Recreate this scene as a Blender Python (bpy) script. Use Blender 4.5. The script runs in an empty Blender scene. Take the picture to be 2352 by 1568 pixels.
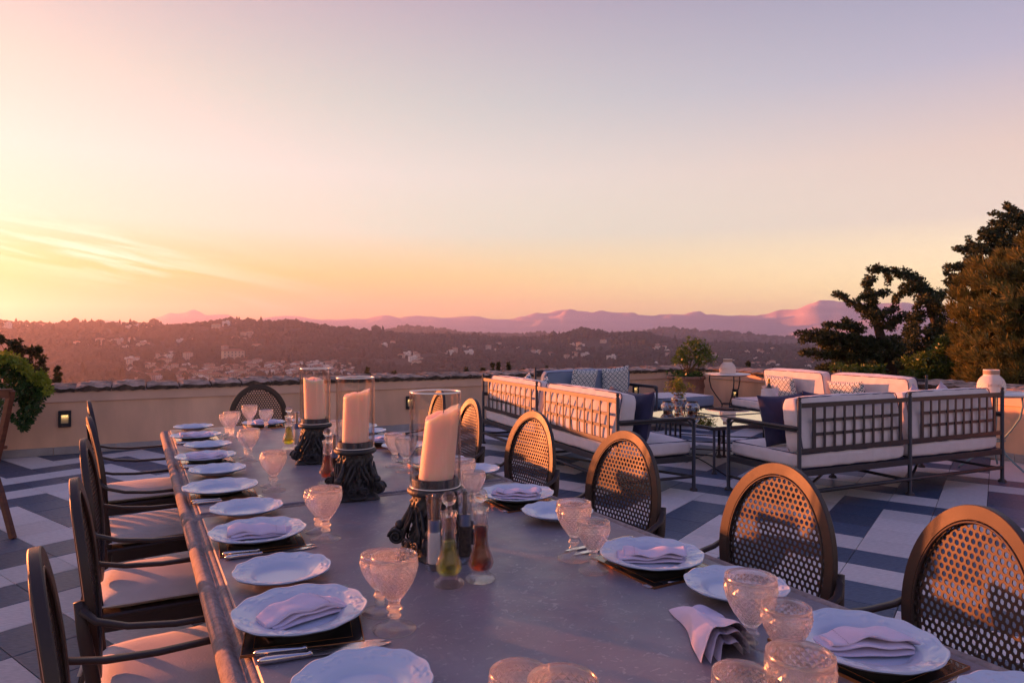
import bpy, math, random
import numpy as np
from mathutils import Vector, Matrix, noise
random.seed(7); rng = np.random.default_rng(7)
sc = bpy.context.scene
COL = sc.collection
R = math.radians

# ------------------------------------------------------------------ camera
CAM_H = 1.36
F_PX, CX, HY = 1568.0, 1176.0, 772.0          # focal length in px of a 2352 px wide frame, horizon row
cd = bpy.data.cameras.new('camera'); cam = bpy.data.objects.new('camera', cd); COL.objects.link(cam)
cam.location = (0, 0, CAM_H); cam.rotation_euler = (R(90), 0, 0)
cd.sensor_width = 36.0; cd.lens = 36.0 * F_PX / 2352.0; cd.shift_y = -12.0 / 2352.0
cd.clip_start = 0.05; cd.clip_end = 60000
sc.camera = cam

# ------------------------------------------------------------------ light
SUN_AZ = 60.0      # degrees left of the camera's forward axis
SUN_EL = 3.9
sun_dir = Vector((-math.sin(R(SUN_AZ)) * math.cos(R(SUN_EL)), math.cos(R(SUN_AZ)) * math.cos(R(SUN_EL)), math.sin(R(SUN_EL))))
ld = bpy.data.lights.new('sun', 'SUN'); sun = bpy.data.objects.new('sun', ld); COL.objects.link(sun)
ld.energy = 5.0; ld.angle = R(0.6); ld.color = (1.0, 0.26, 0.075)
sun.rotation_euler = sun_dir.to_track_quat('Z', 'Y').to_euler()

w = bpy.data.worlds.new('World'); sc.world = w; w.use_nodes = True
nt = w.node_tree; nt.nodes.clear()
def N(t, **k):
    n = nt.nodes.new(t)
    for a, b in k.items(): setattr(n, a, b)
    return n
L = lambda a, b: nt.links.new(a, b)
def WM(op, a, b=None, c=None, clamp=False):
    n = N('ShaderNodeMath', operation=op, use_clamp=clamp)
    for i, x in enumerate((a, b, c)):
        if x is None: continue
        if isinstance(x, (int, float)): n.inputs[i].default_value = x
        else: L(x, n.inputs[i])
    return n.outputs[0]
tc = N('ShaderNodeTexCoord'); sep = N('ShaderNodeSeparateXYZ'); L(tc.outputs['Generated'], sep.inputs[0])
X, Y, Z = sep.outputs
hor = WM('SQRT', WM('ADD', WM('MULTIPLY', X, X), WM('MULTIPLY', Y, Y)))
hor = WM('MAXIMUM', hor, 0.001)
cosd = WM('DIVIDE', WM('ADD', WM('MULTIPLY', X, -math.sin(R(SUN_AZ))), WM('MULTIPLY', Y, math.cos(R(SUN_AZ)))), hor)
elev = WM('MULTIPLY', WM('ARCSINE', Z), 2 / math.pi)      # 0 horizon .. 1 zenith
def ramp(stops, fac):
    """linear colours of the clear evening sky against elevation"""
    r = N('ShaderNodeValToRGB'); cr = r.color_ramp; cr.interpolation = 'LINEAR'
    while len(cr.elements) > 1: cr.elements.remove(cr.elements[-1])
    for k, (p, c) in enumerate(stops):
        e = cr.elements[0] if k == 0 else cr.elements.new(p)
        e.position = p; e.color = (*c, 1)
    L(fac, r.inputs[0]); return r.outputs[0]
D9 = 1 / 90.0
warm = ramp([(0 * D9, (0.520, 0.132, 0.003)), (2.5 * D9, (0.614, 0.277, 0.013)), (5 * D9, (0.644, 0.579, 0.081)), (8.5 * D9, (0.648, 0.877, 0.699)), (13 * D9, (0.796, 0.895, 0.819)), (19 * D9, (0.690, 0.756, 0.654)), (26 * D9, (0.610, 0.534, 0.560)), (45 * D9, (0.260, 0.270, 0.540)), (90 * D9, (0.100, 0.160, 0.450))], elev)
cool = ramp([(0 * D9, (2.080, 1.664, 0.488)), (2.5 * D9, (2.228, 1.782, 0.697)), (5 * D9, (1.760, 1.408, 0.819)), (8.5 * D9, (1.094, 0.865, 0.704)), (13 * D9, (0.936, 0.707, 0.608)), (19 * D9, (0.537, 0.495, 0.641)), (26 * D9, (0.303, 0.330, 0.507)), (45 * D9, (0.170, 0.215, 0.470)), (90 * D9, (0.075, 0.135, 0.440))], elev)
fac = WM('MULTIPLY', WM('ADD', cosd, 0.22), 0.83, clamp=True)
mx = N('ShaderNodeMix', data_type='RGBA'); L(fac, mx.inputs[0]); L(cool, mx.inputs[6]); L(warm, mx.inputs[7])
# thin cirrus: streaks stretched along a slanted line near the sun
sx = WM('DIVIDE', X, WM('MAXIMUM', Y, 0.05)); sz = WM('DIVIDE', Z, WM('MAXIMUM', Y, 0.05))
tilt = WM('ADD', sz, WM('MULTIPLY', sx, 0.20))
cb = N('ShaderNodeCombineXYZ'); L(WM('MULTIPLY', sx, 4.0), cb.inputs[0]); L(WM('MULTIPLY', tilt, 62.0), cb.inputs[1])
cn = N('ShaderNodeTexNoise'); cn.inputs['Scale'].default_value = 1.0; cn.inputs['Detail'].default_value = 5; cn.inputs['Roughness'].default_value = 0.62
cn.inputs['Distortion'].default_value = 0.5
L(cb.outputs[0], cn.inputs['Vector'])
band = WM('SUBTRACT', 1.0, WM('MULTIPLY', WM('ABSOLUTE', WM('SUBTRACT', tilt, 0.0)), 17.0), clamp=True)
side = WM('MULTIPLY', WM('SUBTRACT', -0.22, sx), 3.0, clamp=True)
cl = WM('MULTIPLY', WM('MULTIPLY', WM('MULTIPLY', WM('SUBTRACT', cn.outputs[0], 0.47), 6.5, clamp=True), band), side)
mc = N('ShaderNodeMix', data_type='RGBA'); L(WM('MULTIPLY', cl, 0.5), mc.inputs[0]); L(mx.outputs[2], mc.inputs[6]); mc.inputs[7].default_value = (1.5, 1.55, 1.35, 1)
sky = N('ShaderNodeTexSky', sky_type='NISHITA'); sky.sun_disc = False
sky.sun_elevation = R(SUN_EL); sky.sun_rotation = R(-SUN_AZ); sky.altitude = 150; sky.dust_density = 0.0; sky.air_density = 1.0; sky.ozone_density = 3.0
add = N('ShaderNodeMix', data_type='RGBA', blend_type='ADD'); add.inputs[0].default_value = 0.004
L(mc.outputs[2], add.inputs[6]); L(sky.outputs[0], add.inputs[7])
bg = N('ShaderNodeBackground'); bg.inputs[1].default_value = 0.222
L(add.outputs[2], bg.inputs[0])
wo = N('ShaderNodeOutputWorld'); L(bg.outputs[0], wo.inputs[0])

vs = sc.view_settings; vs.view_transform = 'Standard'; vs.look = 'None'; vs.gamma = 1.0; vs.use_curve_mapping = False
vs.exposure = 2.15
cy = sc.cycles
cy.use_denoising = True
cy.max_bounces = 10; cy.diffuse_bounces = 3; cy.glossy_bounces = 4; cy.transmission_bounces = 9; cy.transparent_max_bounces = 24
cy.volume_bounces = 1; cy.sample_clamp_indirect = 4.0; cy.sample_clamp_direct = 0
cy.caustics_reflective = False; cy.caustics_refractive = True; cy.blur_glossy = 0.5
# ------------------------------------------------------------------ helpers
def W3(u, v, h):
    """point at height h that the ray through frame pixel (u, v) meets"""
    D = F_PX * (CAM_H - h) / (v - HY)
    return Vector(((u - CX) / F_PX * D, D, h))
TA = R(28.87); T_ORG = Vector((-1.06, 2.327, 0))
S_AX = Vector((math.cos(TA), math.sin(TA), 0)); T_AX = Vector((-math.sin(TA), math.cos(TA), 0))
def TS(t, s, z=0.0): return T_ORG + T_AX * t + S_AX * s + Vector((0, 0, z))

class MB:
    def __init__(s): s.v = []; s.f = []; s.sm = []
    def add(s, vs, fs, smooth=False, M=None):
        o = len(s.v)
        if M is not None: vs = [M @ Vector(p) for p in vs]
        s.v.extend([tuple(p) for p in vs]); s.f.extend([tuple(i + o for i in f) for f in fs]); s.sm.extend([smooth] * len(fs)); return s
    def box(s, c, d, M=None, bev=0.0):
        x, y, z = d[0] / 2, d[1] / 2, d[2] / 2
        T = Matrix.Translation(c); T = T if M is None else M @ T
        if not bev:
            vs = [(a, b, e) for a in (-x, x) for b in (-y, y) for e in (-z, z)]
            return s.add(vs, [(0, 1, 3, 2), (4, 6, 7, 5), (0, 4, 5, 1), (2, 3, 7, 6), (0, 2, 6, 4), (1, 5, 7, 3)], False, T)
        b = min(bev, x * .98, y * .98, z * .98); vs = []; ix = {}
        for a in (-1, 1):
            for e in (-1, 1):
                for g in (-1, 1):
                    for k in range(3):
                        p = [a * x, e * y, g * z]
                        for q in range(3):
                            if q != k: p[q] -= (a, e, g)[q] * b
                        ix[(a, e, g, k)] = len(vs); vs.append(p)
        fs = []
        for k in range(3):
            o = [q for q in range(3) if q != k]
            for sg in (-1, 1):
                lp = []
                for (i, j) in ((-1, -1), (1, -1), (1, 1), (-1, 1)):
                    c3 = [0, 0, 0]; c3[k] = sg; c3[o[0]] = i; c3[o[1]] = j; lp.append(ix[(*c3, k)])
                if (sg == 1) == (k == 1): lp.reverse()
                fs.append(tuple(lp))
        for k in range(3):      # edges parallel to axis k
            o = [q for q in range(3) if q != k]
            for i in (-1, 1):
                for j in (-1, 1):
                    A = [0, 0, 0]; A[o[0]] = i; A[o[1]] = j; B = list(A); A[k] = -1; B[k] = 1
                    fs.append((ix[(*A, o[0])], ix[(*A, o[1])], ix[(*B, o[1])], ix[(*B, o[0])]))
        for a in (-1, 1):
            for e in (-1, 1):
                for g in (-1, 1): fs.append(tuple(ix[(a, e, g, k)] for k in range(3)))
        return s.add(vs, fs, False, T)
    def lathe(s, prof, n=24, M=None, rad=None, cap=True, smooth=True):
        """prof: list of (r, z). rad(theta, i, r) may modulate the radius"""
        vs = []; fs = []
        for i, (r, z) in enumerate(prof):
            for k in range(n):
                th = 2 * math.pi * k / n; rr = rad(th, i, r) if rad else r
                vs.append((rr * math.cos(th), rr * math.sin(th), z))
        for i in range(len(prof) - 1):
            for k in range(n):
                a = i * n + k; b = i * n + (k + 1) % n
                fs.append((a, b, b + n, a + n))
        if cap:
            for i in (0, len(prof) - 1):
                if prof[i][0] > 1e-5: fs.append(tuple(i * n + k for k in (range(n) if i else reversed(range(n)))))
        return s.add(vs, fs, smooth, M)
    def tube(s, pts, r, n=8, closed=False, M=None, flat=None, cap=True, smooth=True):
        """pts polyline; r number or list; flat=(a,b,up) makes an elliptic/flat section"""
        P = [Vector(p) for p in pts]; m = len(P); vs = []; fs = []
        rr = r if isinstance(r, (list, tuple)) else [r] * m
        up0 = Vector(flat[2]) if flat else None; nrm = None
        for i in range(m):
            if closed: t = (P[(i + 1) % m] - P[i - 1])
            else: t = P[min(i + 1, m - 1)] - P[max(i - 1, 0)]
            t.normalize()
            if flat: nn = up0 - t * up0.dot(t)
            elif nrm is None:
                a = Vector((0, 0, 1)) if abs(t.z) < .9 else Vector((1, 0, 0)); nn = a - t * a.dot(t)
            else: nn = nrm - t * nrm.dot(t)
            nn.normalize(); nrm = nn; bb = t.cross(nn)
            for k in range(n):
                th = 2 * math.pi * (k + .5) / n
                ca, sa = math.cos(th), math.sin(th)
                if flat:
                    ca = math.copysign(abs(ca) ** .55, ca); sa = math.copysign(abs(sa) ** .55, sa)
                    vs.append(P[i] + bb * ca * flat[0] * rr[i] + nn * sa * flat[1] * rr[i])
                else: vs.append(P[i] + (nn * ca + bb * sa) * rr[i])
        for i in range(m if closed else m - 1):
            j = (i + 1) % m
            for k in range(n): fs.append((i * n + k, i * n + (k + 1) % n, j * n + (k + 1) % n, j * n + k))
        if cap and not closed: fs.append(tuple(reversed(range(n)))); fs.append(tuple((m - 1) * n + k for k in range(n)))
        return s.add(vs, fs, smooth, M)
    def grid(s, fn, nu, nv, M=None, wu=False, wv=False, smooth=True):
        vs = [fn(i / (nu if wu else nu - 1), j / (nv if wv else nv - 1)) for i in range(nu) for j in range(nv)]; fs = []
        for i in range(nu if wu else nu - 1):
            for j in range(nv if wv else nv - 1):
                a = i * nv + j; b = ((i + 1) % nu) * nv + j; c = ((i + 1) % nu) * nv + (j + 1) % nv; d = i * nv + (j + 1) % nv
                fs.append((a, b, c, d))
        return s.add(vs, fs, smooth, M)
    def ball(s, c, r, n=16, m=10, M=None):
        pr = [(max(abs(r * math.sin(math.pi * i / m)), 1e-4 * r), -r * math.cos(math.pi * i / m)) for i in range(m + 1)]
        T = Matrix.Translation(c); return s.lathe(pr, n, T if M is None else M @ T, cap=False)
    def mesh(s, name, mat=None):
        me = bpy.data.meshes.new(name); me.from_pydata([tuple(p) for p in s.v], [], s.f)
        me.polygons.foreach_set('use_smooth', s.sm); me.update()
        if mat: me.materials.append(mat)
        return me
    def build(s, name, mat, parent=None, **k): return obj(name, s.mesh(name, mat), parent, **k)

def obj(name, me, parent=None, loc=None, rot=None):
    o = bpy.data.objects.new(name, me); COL.objects.link(o)
    if parent is not None: o.parent = parent
    if loc is not None: o.location = loc
    if rot is not None: o.rotation_euler = rot if hasattr(rot, '__len__') else (0, 0, rot)
    return o
def tag(o, label=None, cat=None, group=None, kind=None):
    if label: o['label'] = label
    if cat: o['category'] = cat
    if group: o['group'] = group
    if kind: o['kind'] = kind
    return o
def thing(name, label, cat, loc=(0, 0, 0), rz=0.0, group=None):
    o = obj(name, None, None, loc, rz); o.empty_display_size = .1
    return tag(o, label, cat, group)
def dup(root, loc, rz, label=None, group=None):
    def cp(o, par):
        c = o.copy(); COL.objects.link(c); c.parent = par
        for ch in KIDS.get(o.name, []): cp(ch, c)
        return c
    r = cp(root, None); r.location = loc; r.rotation_euler = (0, 0, rz)
    if label: r['label'] = label
    if group: r['group'] = group
    return r
KIDS = {}
def learn(root):
    """remember a finished thing's children so that it can be copied quickly"""
    for ch in root.children:
        KIDS.setdefault(root.name, []).append(ch); learn(ch)
    return root
def np_mesh(name, V, Fq, mat, smooth=False):
    """V (n,3) array, Fq (m,k) int array of equal-sided faces"""
    me = bpy.data.meshes.new(name); n, m, k = len(V), len(Fq), Fq.shape[1]
    me.vertices.add(n); me.vertices.foreach_set('co', np.asarray(V, dtype=np.float32).ravel())
    me.loops.add(m * k); me.loops.foreach_set('vertex_index', np.asarray(Fq, dtype=np.int32).ravel())
    me.polygons.add(m); me.polygons.foreach_set('loop_start', np.arange(0, m * k, k, dtype=np.int32))
    me.polygons.foreach_set('loop_total', np.full(m, k, dtype=np.int32))
    me.polygons.foreach_set('use_smooth', np.full(m, smooth, dtype=bool))
    me.update(calc_edges=True); me.validate()
    if mat: me.materials.append(mat)
    return me

# ------------------------------------------------------------------ materials
def mat(name, col, rough=.6, metal=0.0, spec=.5, var=0.0, vscale=8.0, bump=0.0, bscale=60.0, col2=None, coat=0.0, sub=0.0, trans=0.0, ior=1.45, detail=4, emit=None, stretch=None, objrand=0.0, rvar=0.0, sheen=0.0, pre=None, coord='Object'):
    m = bpy.data.materials.new(name); m.use_nodes = True; t = m.node_tree; b = t.nodes['Principled BSDF']
    b.inputs['Base Color'].default_value = (*col, 1); b.inputs['Roughness'].default_value = rough; b.inputs['Metallic'].default_value = metal
    b.inputs['Specular IOR Level'].default_value = spec; b.inputs['IOR'].default_value = ior; b.inputs['Coat Weight'].default_value = coat
    b.inputs['Transmission Weight'].default_value = trans; b.inputs['Sheen Weight'].default_value = sheen
    if sub: b.inputs['Subsurface Weight'].default_value = sub; b.inputs['Subsurface Radius'].default_value = (.07, .035, .02); b.inputs['Subsurface Scale'].default_value = 1.0
    if emit: b.inputs['Emission Color'].default_value = (*emit[0], 1); b.inputs['Emission Strength'].default_value = emit[1]
    ln = t.links.new
    tcn = t.nodes.new('ShaderNodeTexCoord'); vec = tcn.outputs[coord]
    if stretch:
        mp = t.nodes.new('ShaderNodeMapping'); mp.inputs['Scale'].default_value = stretch; ln(vec, mp.inputs[0]); vec = mp.outputs[0]
    def noise_n(scale, det, off=0):
        n = t.nodes.new('ShaderNodeTexNoise'); n.inputs['Scale'].default_value = scale; n.inputs['Detail'].default_value = det; ln(vec, n.inputs['Vector']); return n
    colout = None
    if var or col2:
        n = noise_n(vscale, detail); r = t.nodes.new('ShaderNodeMapRange'); r.inputs[1].default_value = .32; r.inputs[2].default_value = .68; ln(n.outputs[0], r.inputs[0])
        mxn = t.nodes.new('ShaderNodeMix'); mxn.data_type = 'RGBA'; ln(r.outputs[0], mxn.inputs[0])
        c2 = col2 or tuple(c * (1 + var) for c in col); c1 = col if col2 else tuple(c * (1 - var) for c in col)
        mxn.inputs[6].default_value = (*c1, 1); mxn.inputs[7].default_value = (*c2, 1); colout = mxn.outputs[2]
    if objrand:
        oi = t.nodes.new('ShaderNodeObjectInfo'); r = t.nodes.new('ShaderNodeMapRange'); r.inputs[3].default_value = 1 - objrand; r.inputs[4].default_value = 1 + objrand
        ln(oi.outputs['Random'], r.inputs[0]); hs = t.nodes.new('ShaderNodeHueSaturation'); ln(r.outputs[0], hs.inputs['Value'])
        if colout: ln(colout, hs.inputs['Color'])
        else: hs.inputs['Color'].default_value = (*col, 1)
        colout = hs.outputs[0]
    if colout: ln(colout, b.inputs['Base Color'])
    if rvar:
        n = noise_n(vscale * 1.7, 5); r = t.nodes.new('ShaderNodeMapRange'); r.inputs[1].default_value = .3; r.inputs[2].default_value = .7
        r.inputs[3].default_value = max(rough - rvar, 0.02); r.inputs[4].default_value = rough + rvar; ln(n.outputs[0], r.inputs[0]); ln(r.outputs[0], b.inputs['Roughness'])
    if bump:
        n = noise_n(bscale, 5); bp = t.nodes.new('ShaderNodeBump'); bp.inputs['Strength'].default_value = 1.0; bp.inputs['Distance'].default_value = bump
        ln(n.outputs[0], bp.inputs['Height']); ln(bp.outputs[0], b.inputs['Normal'])
    return m
def clear_glass(name, tint=(1, 1, 1), rough=.02, ior=1.5, keep=.35, sheen=0.0):
    """glass with some straight-through transmission, so that light also passes it the way it does a thin wall"""
    m = bpy.data.materials.new(name); m.use_nodes = True; t = m.node_tree; t.nodes.clear(); ln = t.links.new
    g = t.nodes.new('ShaderNodeBsdfGlass'); g.inputs[0].default_value = (*tint, 1); g.inputs['Roughness'].default_value = rough; g.inputs['IOR'].default_value = ior
    tr = t.nodes.new('ShaderNodeBsdfTransparent'); tr.inputs[0].default_value = (*tint, 1)
    mx = t.nodes.new('ShaderNodeMixShader'); mx.inputs[0].default_value = keep; ln(g.outputs[0], mx.inputs[1]); ln(tr.outputs[0], mx.inputs[2])
    out = mx.outputs[0]
    if sheen:
        g1 = t.nodes.new('ShaderNodeBsdfGlossy'); g1.inputs['Roughness'].default_value = .2; g2 = t.nodes.new('ShaderNodeBsdfTranslucent'); g2.inputs[0].default_value = (*tint, 1)
        gl = t.nodes.new('ShaderNodeMixShader'); gl.inputs[0].default_value = .6; ln(g1.outputs[0], gl.inputs[1]); ln(g2.outputs[0], gl.inputs[2]); m2 = t.nodes.new('ShaderNodeMixShader'); m2.inputs[0].default_value = sheen
        ln(out, m2.inputs[1]); ln(gl.outputs[0], m2.inputs[2]); out = m2.outputs[0]
    o = t.nodes.new('ShaderNodeOutputMaterial'); ln(out, o.inputs[0]); return m
def thin_glass(name, tint=(.97, .97, .96)):
    m = bpy.data.materials.new(name); m.use_nodes = True; t = m.node_tree; t.nodes.clear(); ln = t.links.new
    g = t.nodes.new('ShaderNodeBsdfGlossy'); g.inputs['Roughness'].default_value = .03
    tr = t.nodes.new('ShaderNodeBsdfTransparent'); tr.inputs[0].default_value = (*tint, 1)
    lw = t.nodes.new('ShaderNodeLayerWeight'); lw.inputs[0].default_value = .5
    pw = t.nodes.new('ShaderNodeMath'); pw.operation = 'POWER'; pw.inputs[1].default_value = 2.6; ln(lw.outputs['Facing'], pw.inputs[0])
    ma = t.nodes.new('ShaderNodeMath'); ma.operation = 'MULTIPLY_ADD'; ma.inputs[1].default_value = .75; ma.inputs[2].default_value = .05; ln(pw.outputs[0], ma.inputs[0])
    mx = t.nodes.new('ShaderNodeMixShader'); ln(ma.outputs[0], mx.inputs[0]); ln(tr.outputs[0], mx.inputs[1]); ln(g.outputs[0], mx.inputs[2])
    o = t.nodes.new('ShaderNodeOutputMaterial'); ln(mx.outputs[0], o.inputs[0]); return m
def cut_glass(name, tint):
    """pressed diamond glass: clear body, sparkle from rough facets, a little light scattered by them"""
    m = bpy.data.materials.new(name); m.use_nodes = True; t = m.node_tree; t.nodes.clear(); ln = t.links.new
    g = t.nodes.new('ShaderNodeBsdfGlass'); g.inputs[0].default_value = (*tint, 1); g.inputs['Roughness'].default_value = .02; g.inputs['IOR'].default_value = 1.45
    tr = t.nodes.new('ShaderNodeBsdfTransparent'); tr.inputs[0].default_value = (*tint, 1)
    tl = t.nodes.new('ShaderNodeBsdfTranslucent'); tl.inputs[0].default_value = (*tint, 1)
    gl = t.nodes.new('ShaderNodeBsdfGlossy'); gl.inputs['Roughness'].default_value = .22; gl.inputs[0].default_value = (*tint, 1)
    def mix(a, b, f):
        x = t.nodes.new('ShaderNodeMixShader'); x.inputs[0].default_value = f; ln(a, x.inputs[1]); ln(b, x.inputs[2]); return x.outputs[0]
    o = t.nodes.new('ShaderNodeOutputMaterial'); ln(mix(mix(g.outputs[0], tr.outputs[0], .30), mix(tl.outputs[0], gl.outputs[0], .6), .09), o.inputs[0]); return m
# ------------------------------------------------------------------ land far below the terrace
def interp(tab, u):
    xs = [p[0] for p in tab]; ys = [p[1] for p in tab]; return np.interp(u, xs, ys)
RIDGE1 = [(-3000, 752), (-900, 756), (-300, 748), (0, 744), (72, 749), (324, 749), (396, 753), (486, 746), (533, 739), (576, 746), (677, 744), (738, 757), (800, 760), (847, 766), (974, 772), (1085, 776), (1149, 784), (1241, 781), (1342, 767), (1400, 774), (1471, 767), (1517, 779), (1572, 788), (1720, 797), (1881, 801), (2100, 806), (2352, 800), (3500, 790), (6000, 790)]
RIDGE2 = [(-3000, 760), (0, 756), (700, 756), (850, 764), (910, 756), (938, 750), (1011, 756), (1070, 766), (1145, 769), (1300, 768), (1420, 766), (1490, 762), (1536, 755), (1605, 762), (1743, 772), (1881, 781), (2352, 782), (6000, 776)]
FAR = [(-3000, 745), (-200, 744), (108, 746), (126, 742), (160, 746), (194, 742), (313, 746), (331, 742), (353, 731), (392, 721), (408, 723), (425, 720), (441, 711), (461, 722), (475, 731), (500, 726), (522, 728), (547, 737), (583, 737), (612, 729), (637, 727), (684, 733), (774, 737), (847, 730), (882, 723), (905, 729), (1030, 733), (1076, 728), (1120, 729), (1182, 735), (1223, 726), (1283, 715), (1306, 713), (1329, 716), (1458, 721), (1486, 726), (1582, 720), (1674, 728), (1757, 726), (1780, 719), (1826, 712), (1841, 705), (1863, 695), (1884, 690), (1898, 695), (1931, 697), (1997, 697), (2087, 698), (2250, 712), (2500, 722), (6000, 735)]
R_NEAR, R1, R2, RF = 900.0, 2300.0, 3900.0, 8000.0
def land_h(az, r):
    """height of the land at azimuth az (rad, right positive) and distance r; azimuths behind the camera fold back"""
    azc = np.clip(az, -1.25, 1.25); u = CX + F_PX * np.tan(azc); ca = np.maximum(np.cos(azc), .3)
    def hgt(v, rr): return CAM_H - (v - HY) / F_PX * rr * ca
    z1 = hgt(interp(RIDGE1, u), R1); z2 = hgt(interp(RIDGE2, u), R2); zf = hgt(interp(FAR, u), RF)
    rs = [0, 13, 22, 60, 150, 420, R_NEAR, 1250, R1, 2900, R2, 5200, RF, 9900]
    zb = hgt(np.full_like(u, 905.0), R_NEAR); zt = hgt(np.full_like(u, 868.0), 1250.0)
    zs = [-5.2 + 0 * u, -5.2 + 0 * u, -6.0 + 0 * u, -12 + 0 * u, -26 + 0 * u, -60 + 0 * u, zb, np.minimum(zt, z1 - 15), z1, np.minimum(z1, z2) - 55, z2, np.minimum(z2, -60) - 30, zf, np.full_like(u, -60.0)]
    out = np.zeros_like(u)
    for i in range(len(rs) - 1):
        m = (r >= rs[i]) & (r <= rs[i + 1]); k = (r - rs[i]) / (rs[i + 1] - rs[i])
        k2 = k * k * (3 - 2 * k) if i >= 7 else k
        out = np.where(m, zs[i] * (1 - k2) + zs[i + 1] * k2, out)
    return out
def hill_noise(x, y, r):
    out = np.zeros(len(x)); 
    for i in range(len(x)):
        p = Vector((x[i] / 420, y[i] / 420, 0)); out[i] = noise.noise(p) * 1.0 + noise.noise(p * 2.7) * .45 + noise.noise(p * 6.5) * .2
    return out
def near_ridge(r):
    k = np.ones_like(r)
    for c in (R1, R2, RF): k = np.minimum(k, (.25 if c == RF else .12) + np.abs(r - c) / (c * .16))
    return np.clip(k, 0, 1)
def land_z(az, r):
    x, y = np.sin(az) * r, np.cos(az) * r
    amp = np.interp(r, [0, 200, 900, 1400, 2300, 4000, 8000], [0, 1, 8, 14, 34, 30, 110])
    return land_h(az, r) + hill_noise(x, y, r) * amp * near_ridge(r)
azs = np.concatenate([np.linspace(-math.pi, -.85, 40, endpoint=False), np.linspace(-.85, .85, 300), np.linspace(.85, math.pi, 40)[1:]])
rsv = np.unique(np.concatenate([[4, 13, 22, 40, 60, 100, 150, 250, 420, 650], np.linspace(900, 2500, 50), np.linspace(2500, 4100, 24), np.linspace(4100, 7600, 16), np.linspace(7600, 9900, 14)]))
A, RR = np.meshgrid(azs, rsv, indexing='ij'); a_, r_ = A.ravel(), RR.ravel()
zz = land_z(a_, r_)
V = np.stack([np.sin(a_) * r_, np.cos(a_) * r_, zz], 1); na, nr = len(azs), len(rsv)
ii, jj = np.meshgrid(np.arange(na - 1), np.arange(nr - 1), indexing='ij'); b0 = (ii * nr + jj).ravel()
Fq = np.stack([b0, b0 + 1, b0 + nr + 1, b0 + nr], 1)[:, ::-1]
m_land = mat('land_ground', (.026, .038, .030), .95, spec=.1, col2=(.070, .072, .052), vscale=.006, detail=9, coord='Generated')
m_land.node_tree.nodes['Noise Texture'].inputs['Scale'].default_value = 90
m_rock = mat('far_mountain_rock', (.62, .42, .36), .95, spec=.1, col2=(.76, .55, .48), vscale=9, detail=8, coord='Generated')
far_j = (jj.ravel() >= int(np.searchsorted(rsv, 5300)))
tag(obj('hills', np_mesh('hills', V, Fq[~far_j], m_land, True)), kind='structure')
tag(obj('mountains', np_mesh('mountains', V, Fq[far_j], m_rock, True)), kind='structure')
base = MB(); base.box((0, 0, -330), (20300, 20300, 2)); tag(base.build('ground', m_land), kind='structure')

def forest(n, rlo, rhi, size, name, mat_, seed, tall=False, azlim=.80):
    g = np.random.default_rng(seed)
    r = np.sqrt(g.uniform(rlo ** 2, rhi ** 2, n * 2)); az = g.uniform(-azlim, azlim, n * 2)
    x, y = np.sin(az) * r, np.cos(az) * r
    dens = np.array([noise.noise(Vector((a / 160, b / 160, 3))) for a, b in zip(x, y)]) + g.uniform(-.5, .5, n * 2)
    keep = np.argsort(-dens)[:n]; az, r, x, y = az[keep], r[keep], x[keep], y[keep]
    z = land_z(az, r); sz = size * g.lognormal(0, .28, n)
    if tall:
        k = 5; th = np.arange(k) / k * 2 * math.pi; prof = [(0.16, 0), (.19, .3), (.12, .75), (0.01, 1.0)]
    else:
        k = 6; th = np.arange(k) / k * 2 * math.pi; prof = [(.34, .0), (.56, .30), (.42, .68), (.06, .88)]
    rows = []
    for pr, pz in prof:
        jr = g.uniform(.72, 1.28, (n, k)); jz = g.uniform(-.08, .08, (n, k)) * (0 if pz == 0 else 1)
        rows.append(np.stack([x[:, None] + np.cos(th) * pr * jr * sz[:, None], y[:, None] + np.sin(th) * pr * jr * sz[:, None],
                              z[:, None] + (pz + jz) * sz[:, None] - 1.0], 2))
    Vv = np.stack(rows, 1).reshape(-1, 3); nb = len(prof) * k
    fl = [(i * k + j, i * k + (j + 1) % k, (i + 1) * k + (j + 1) % k, (i + 1) * k + j) for i in range(len(prof) - 1) for j in range(k)]
    Ff = (np.arange(n)[:, None, None] * nb + np.array(fl)[None]).reshape(-1, 4)
    return tag(obj(name, np_mesh(name, Vv, Ff, mat_)), kind='stuff')
m_wood = mat('far_foliage', (.016, .028, .022), .9, spec=.1, col2=(.045, .060, .042), vscale=260, detail=3, coord='Generated')
m_cyp = mat('far_cypress', (.012, .022, .012), .9, spec=.1, var=.3, vscale=200, coord='Generated')
forest(15000, 880, 1700, 8.5, 'far_woodland', m_wood, 1)
forest(15000, 1650, 2500, 10, 'far_woodland', m_wood, 2)
forest(5000, 3000, 4100, 13, 'far_woodland', m_wood, 3)
forest(1500, 900, 2400, 13, 'far_cypress_wood', m_cyp, 4, True)

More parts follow.
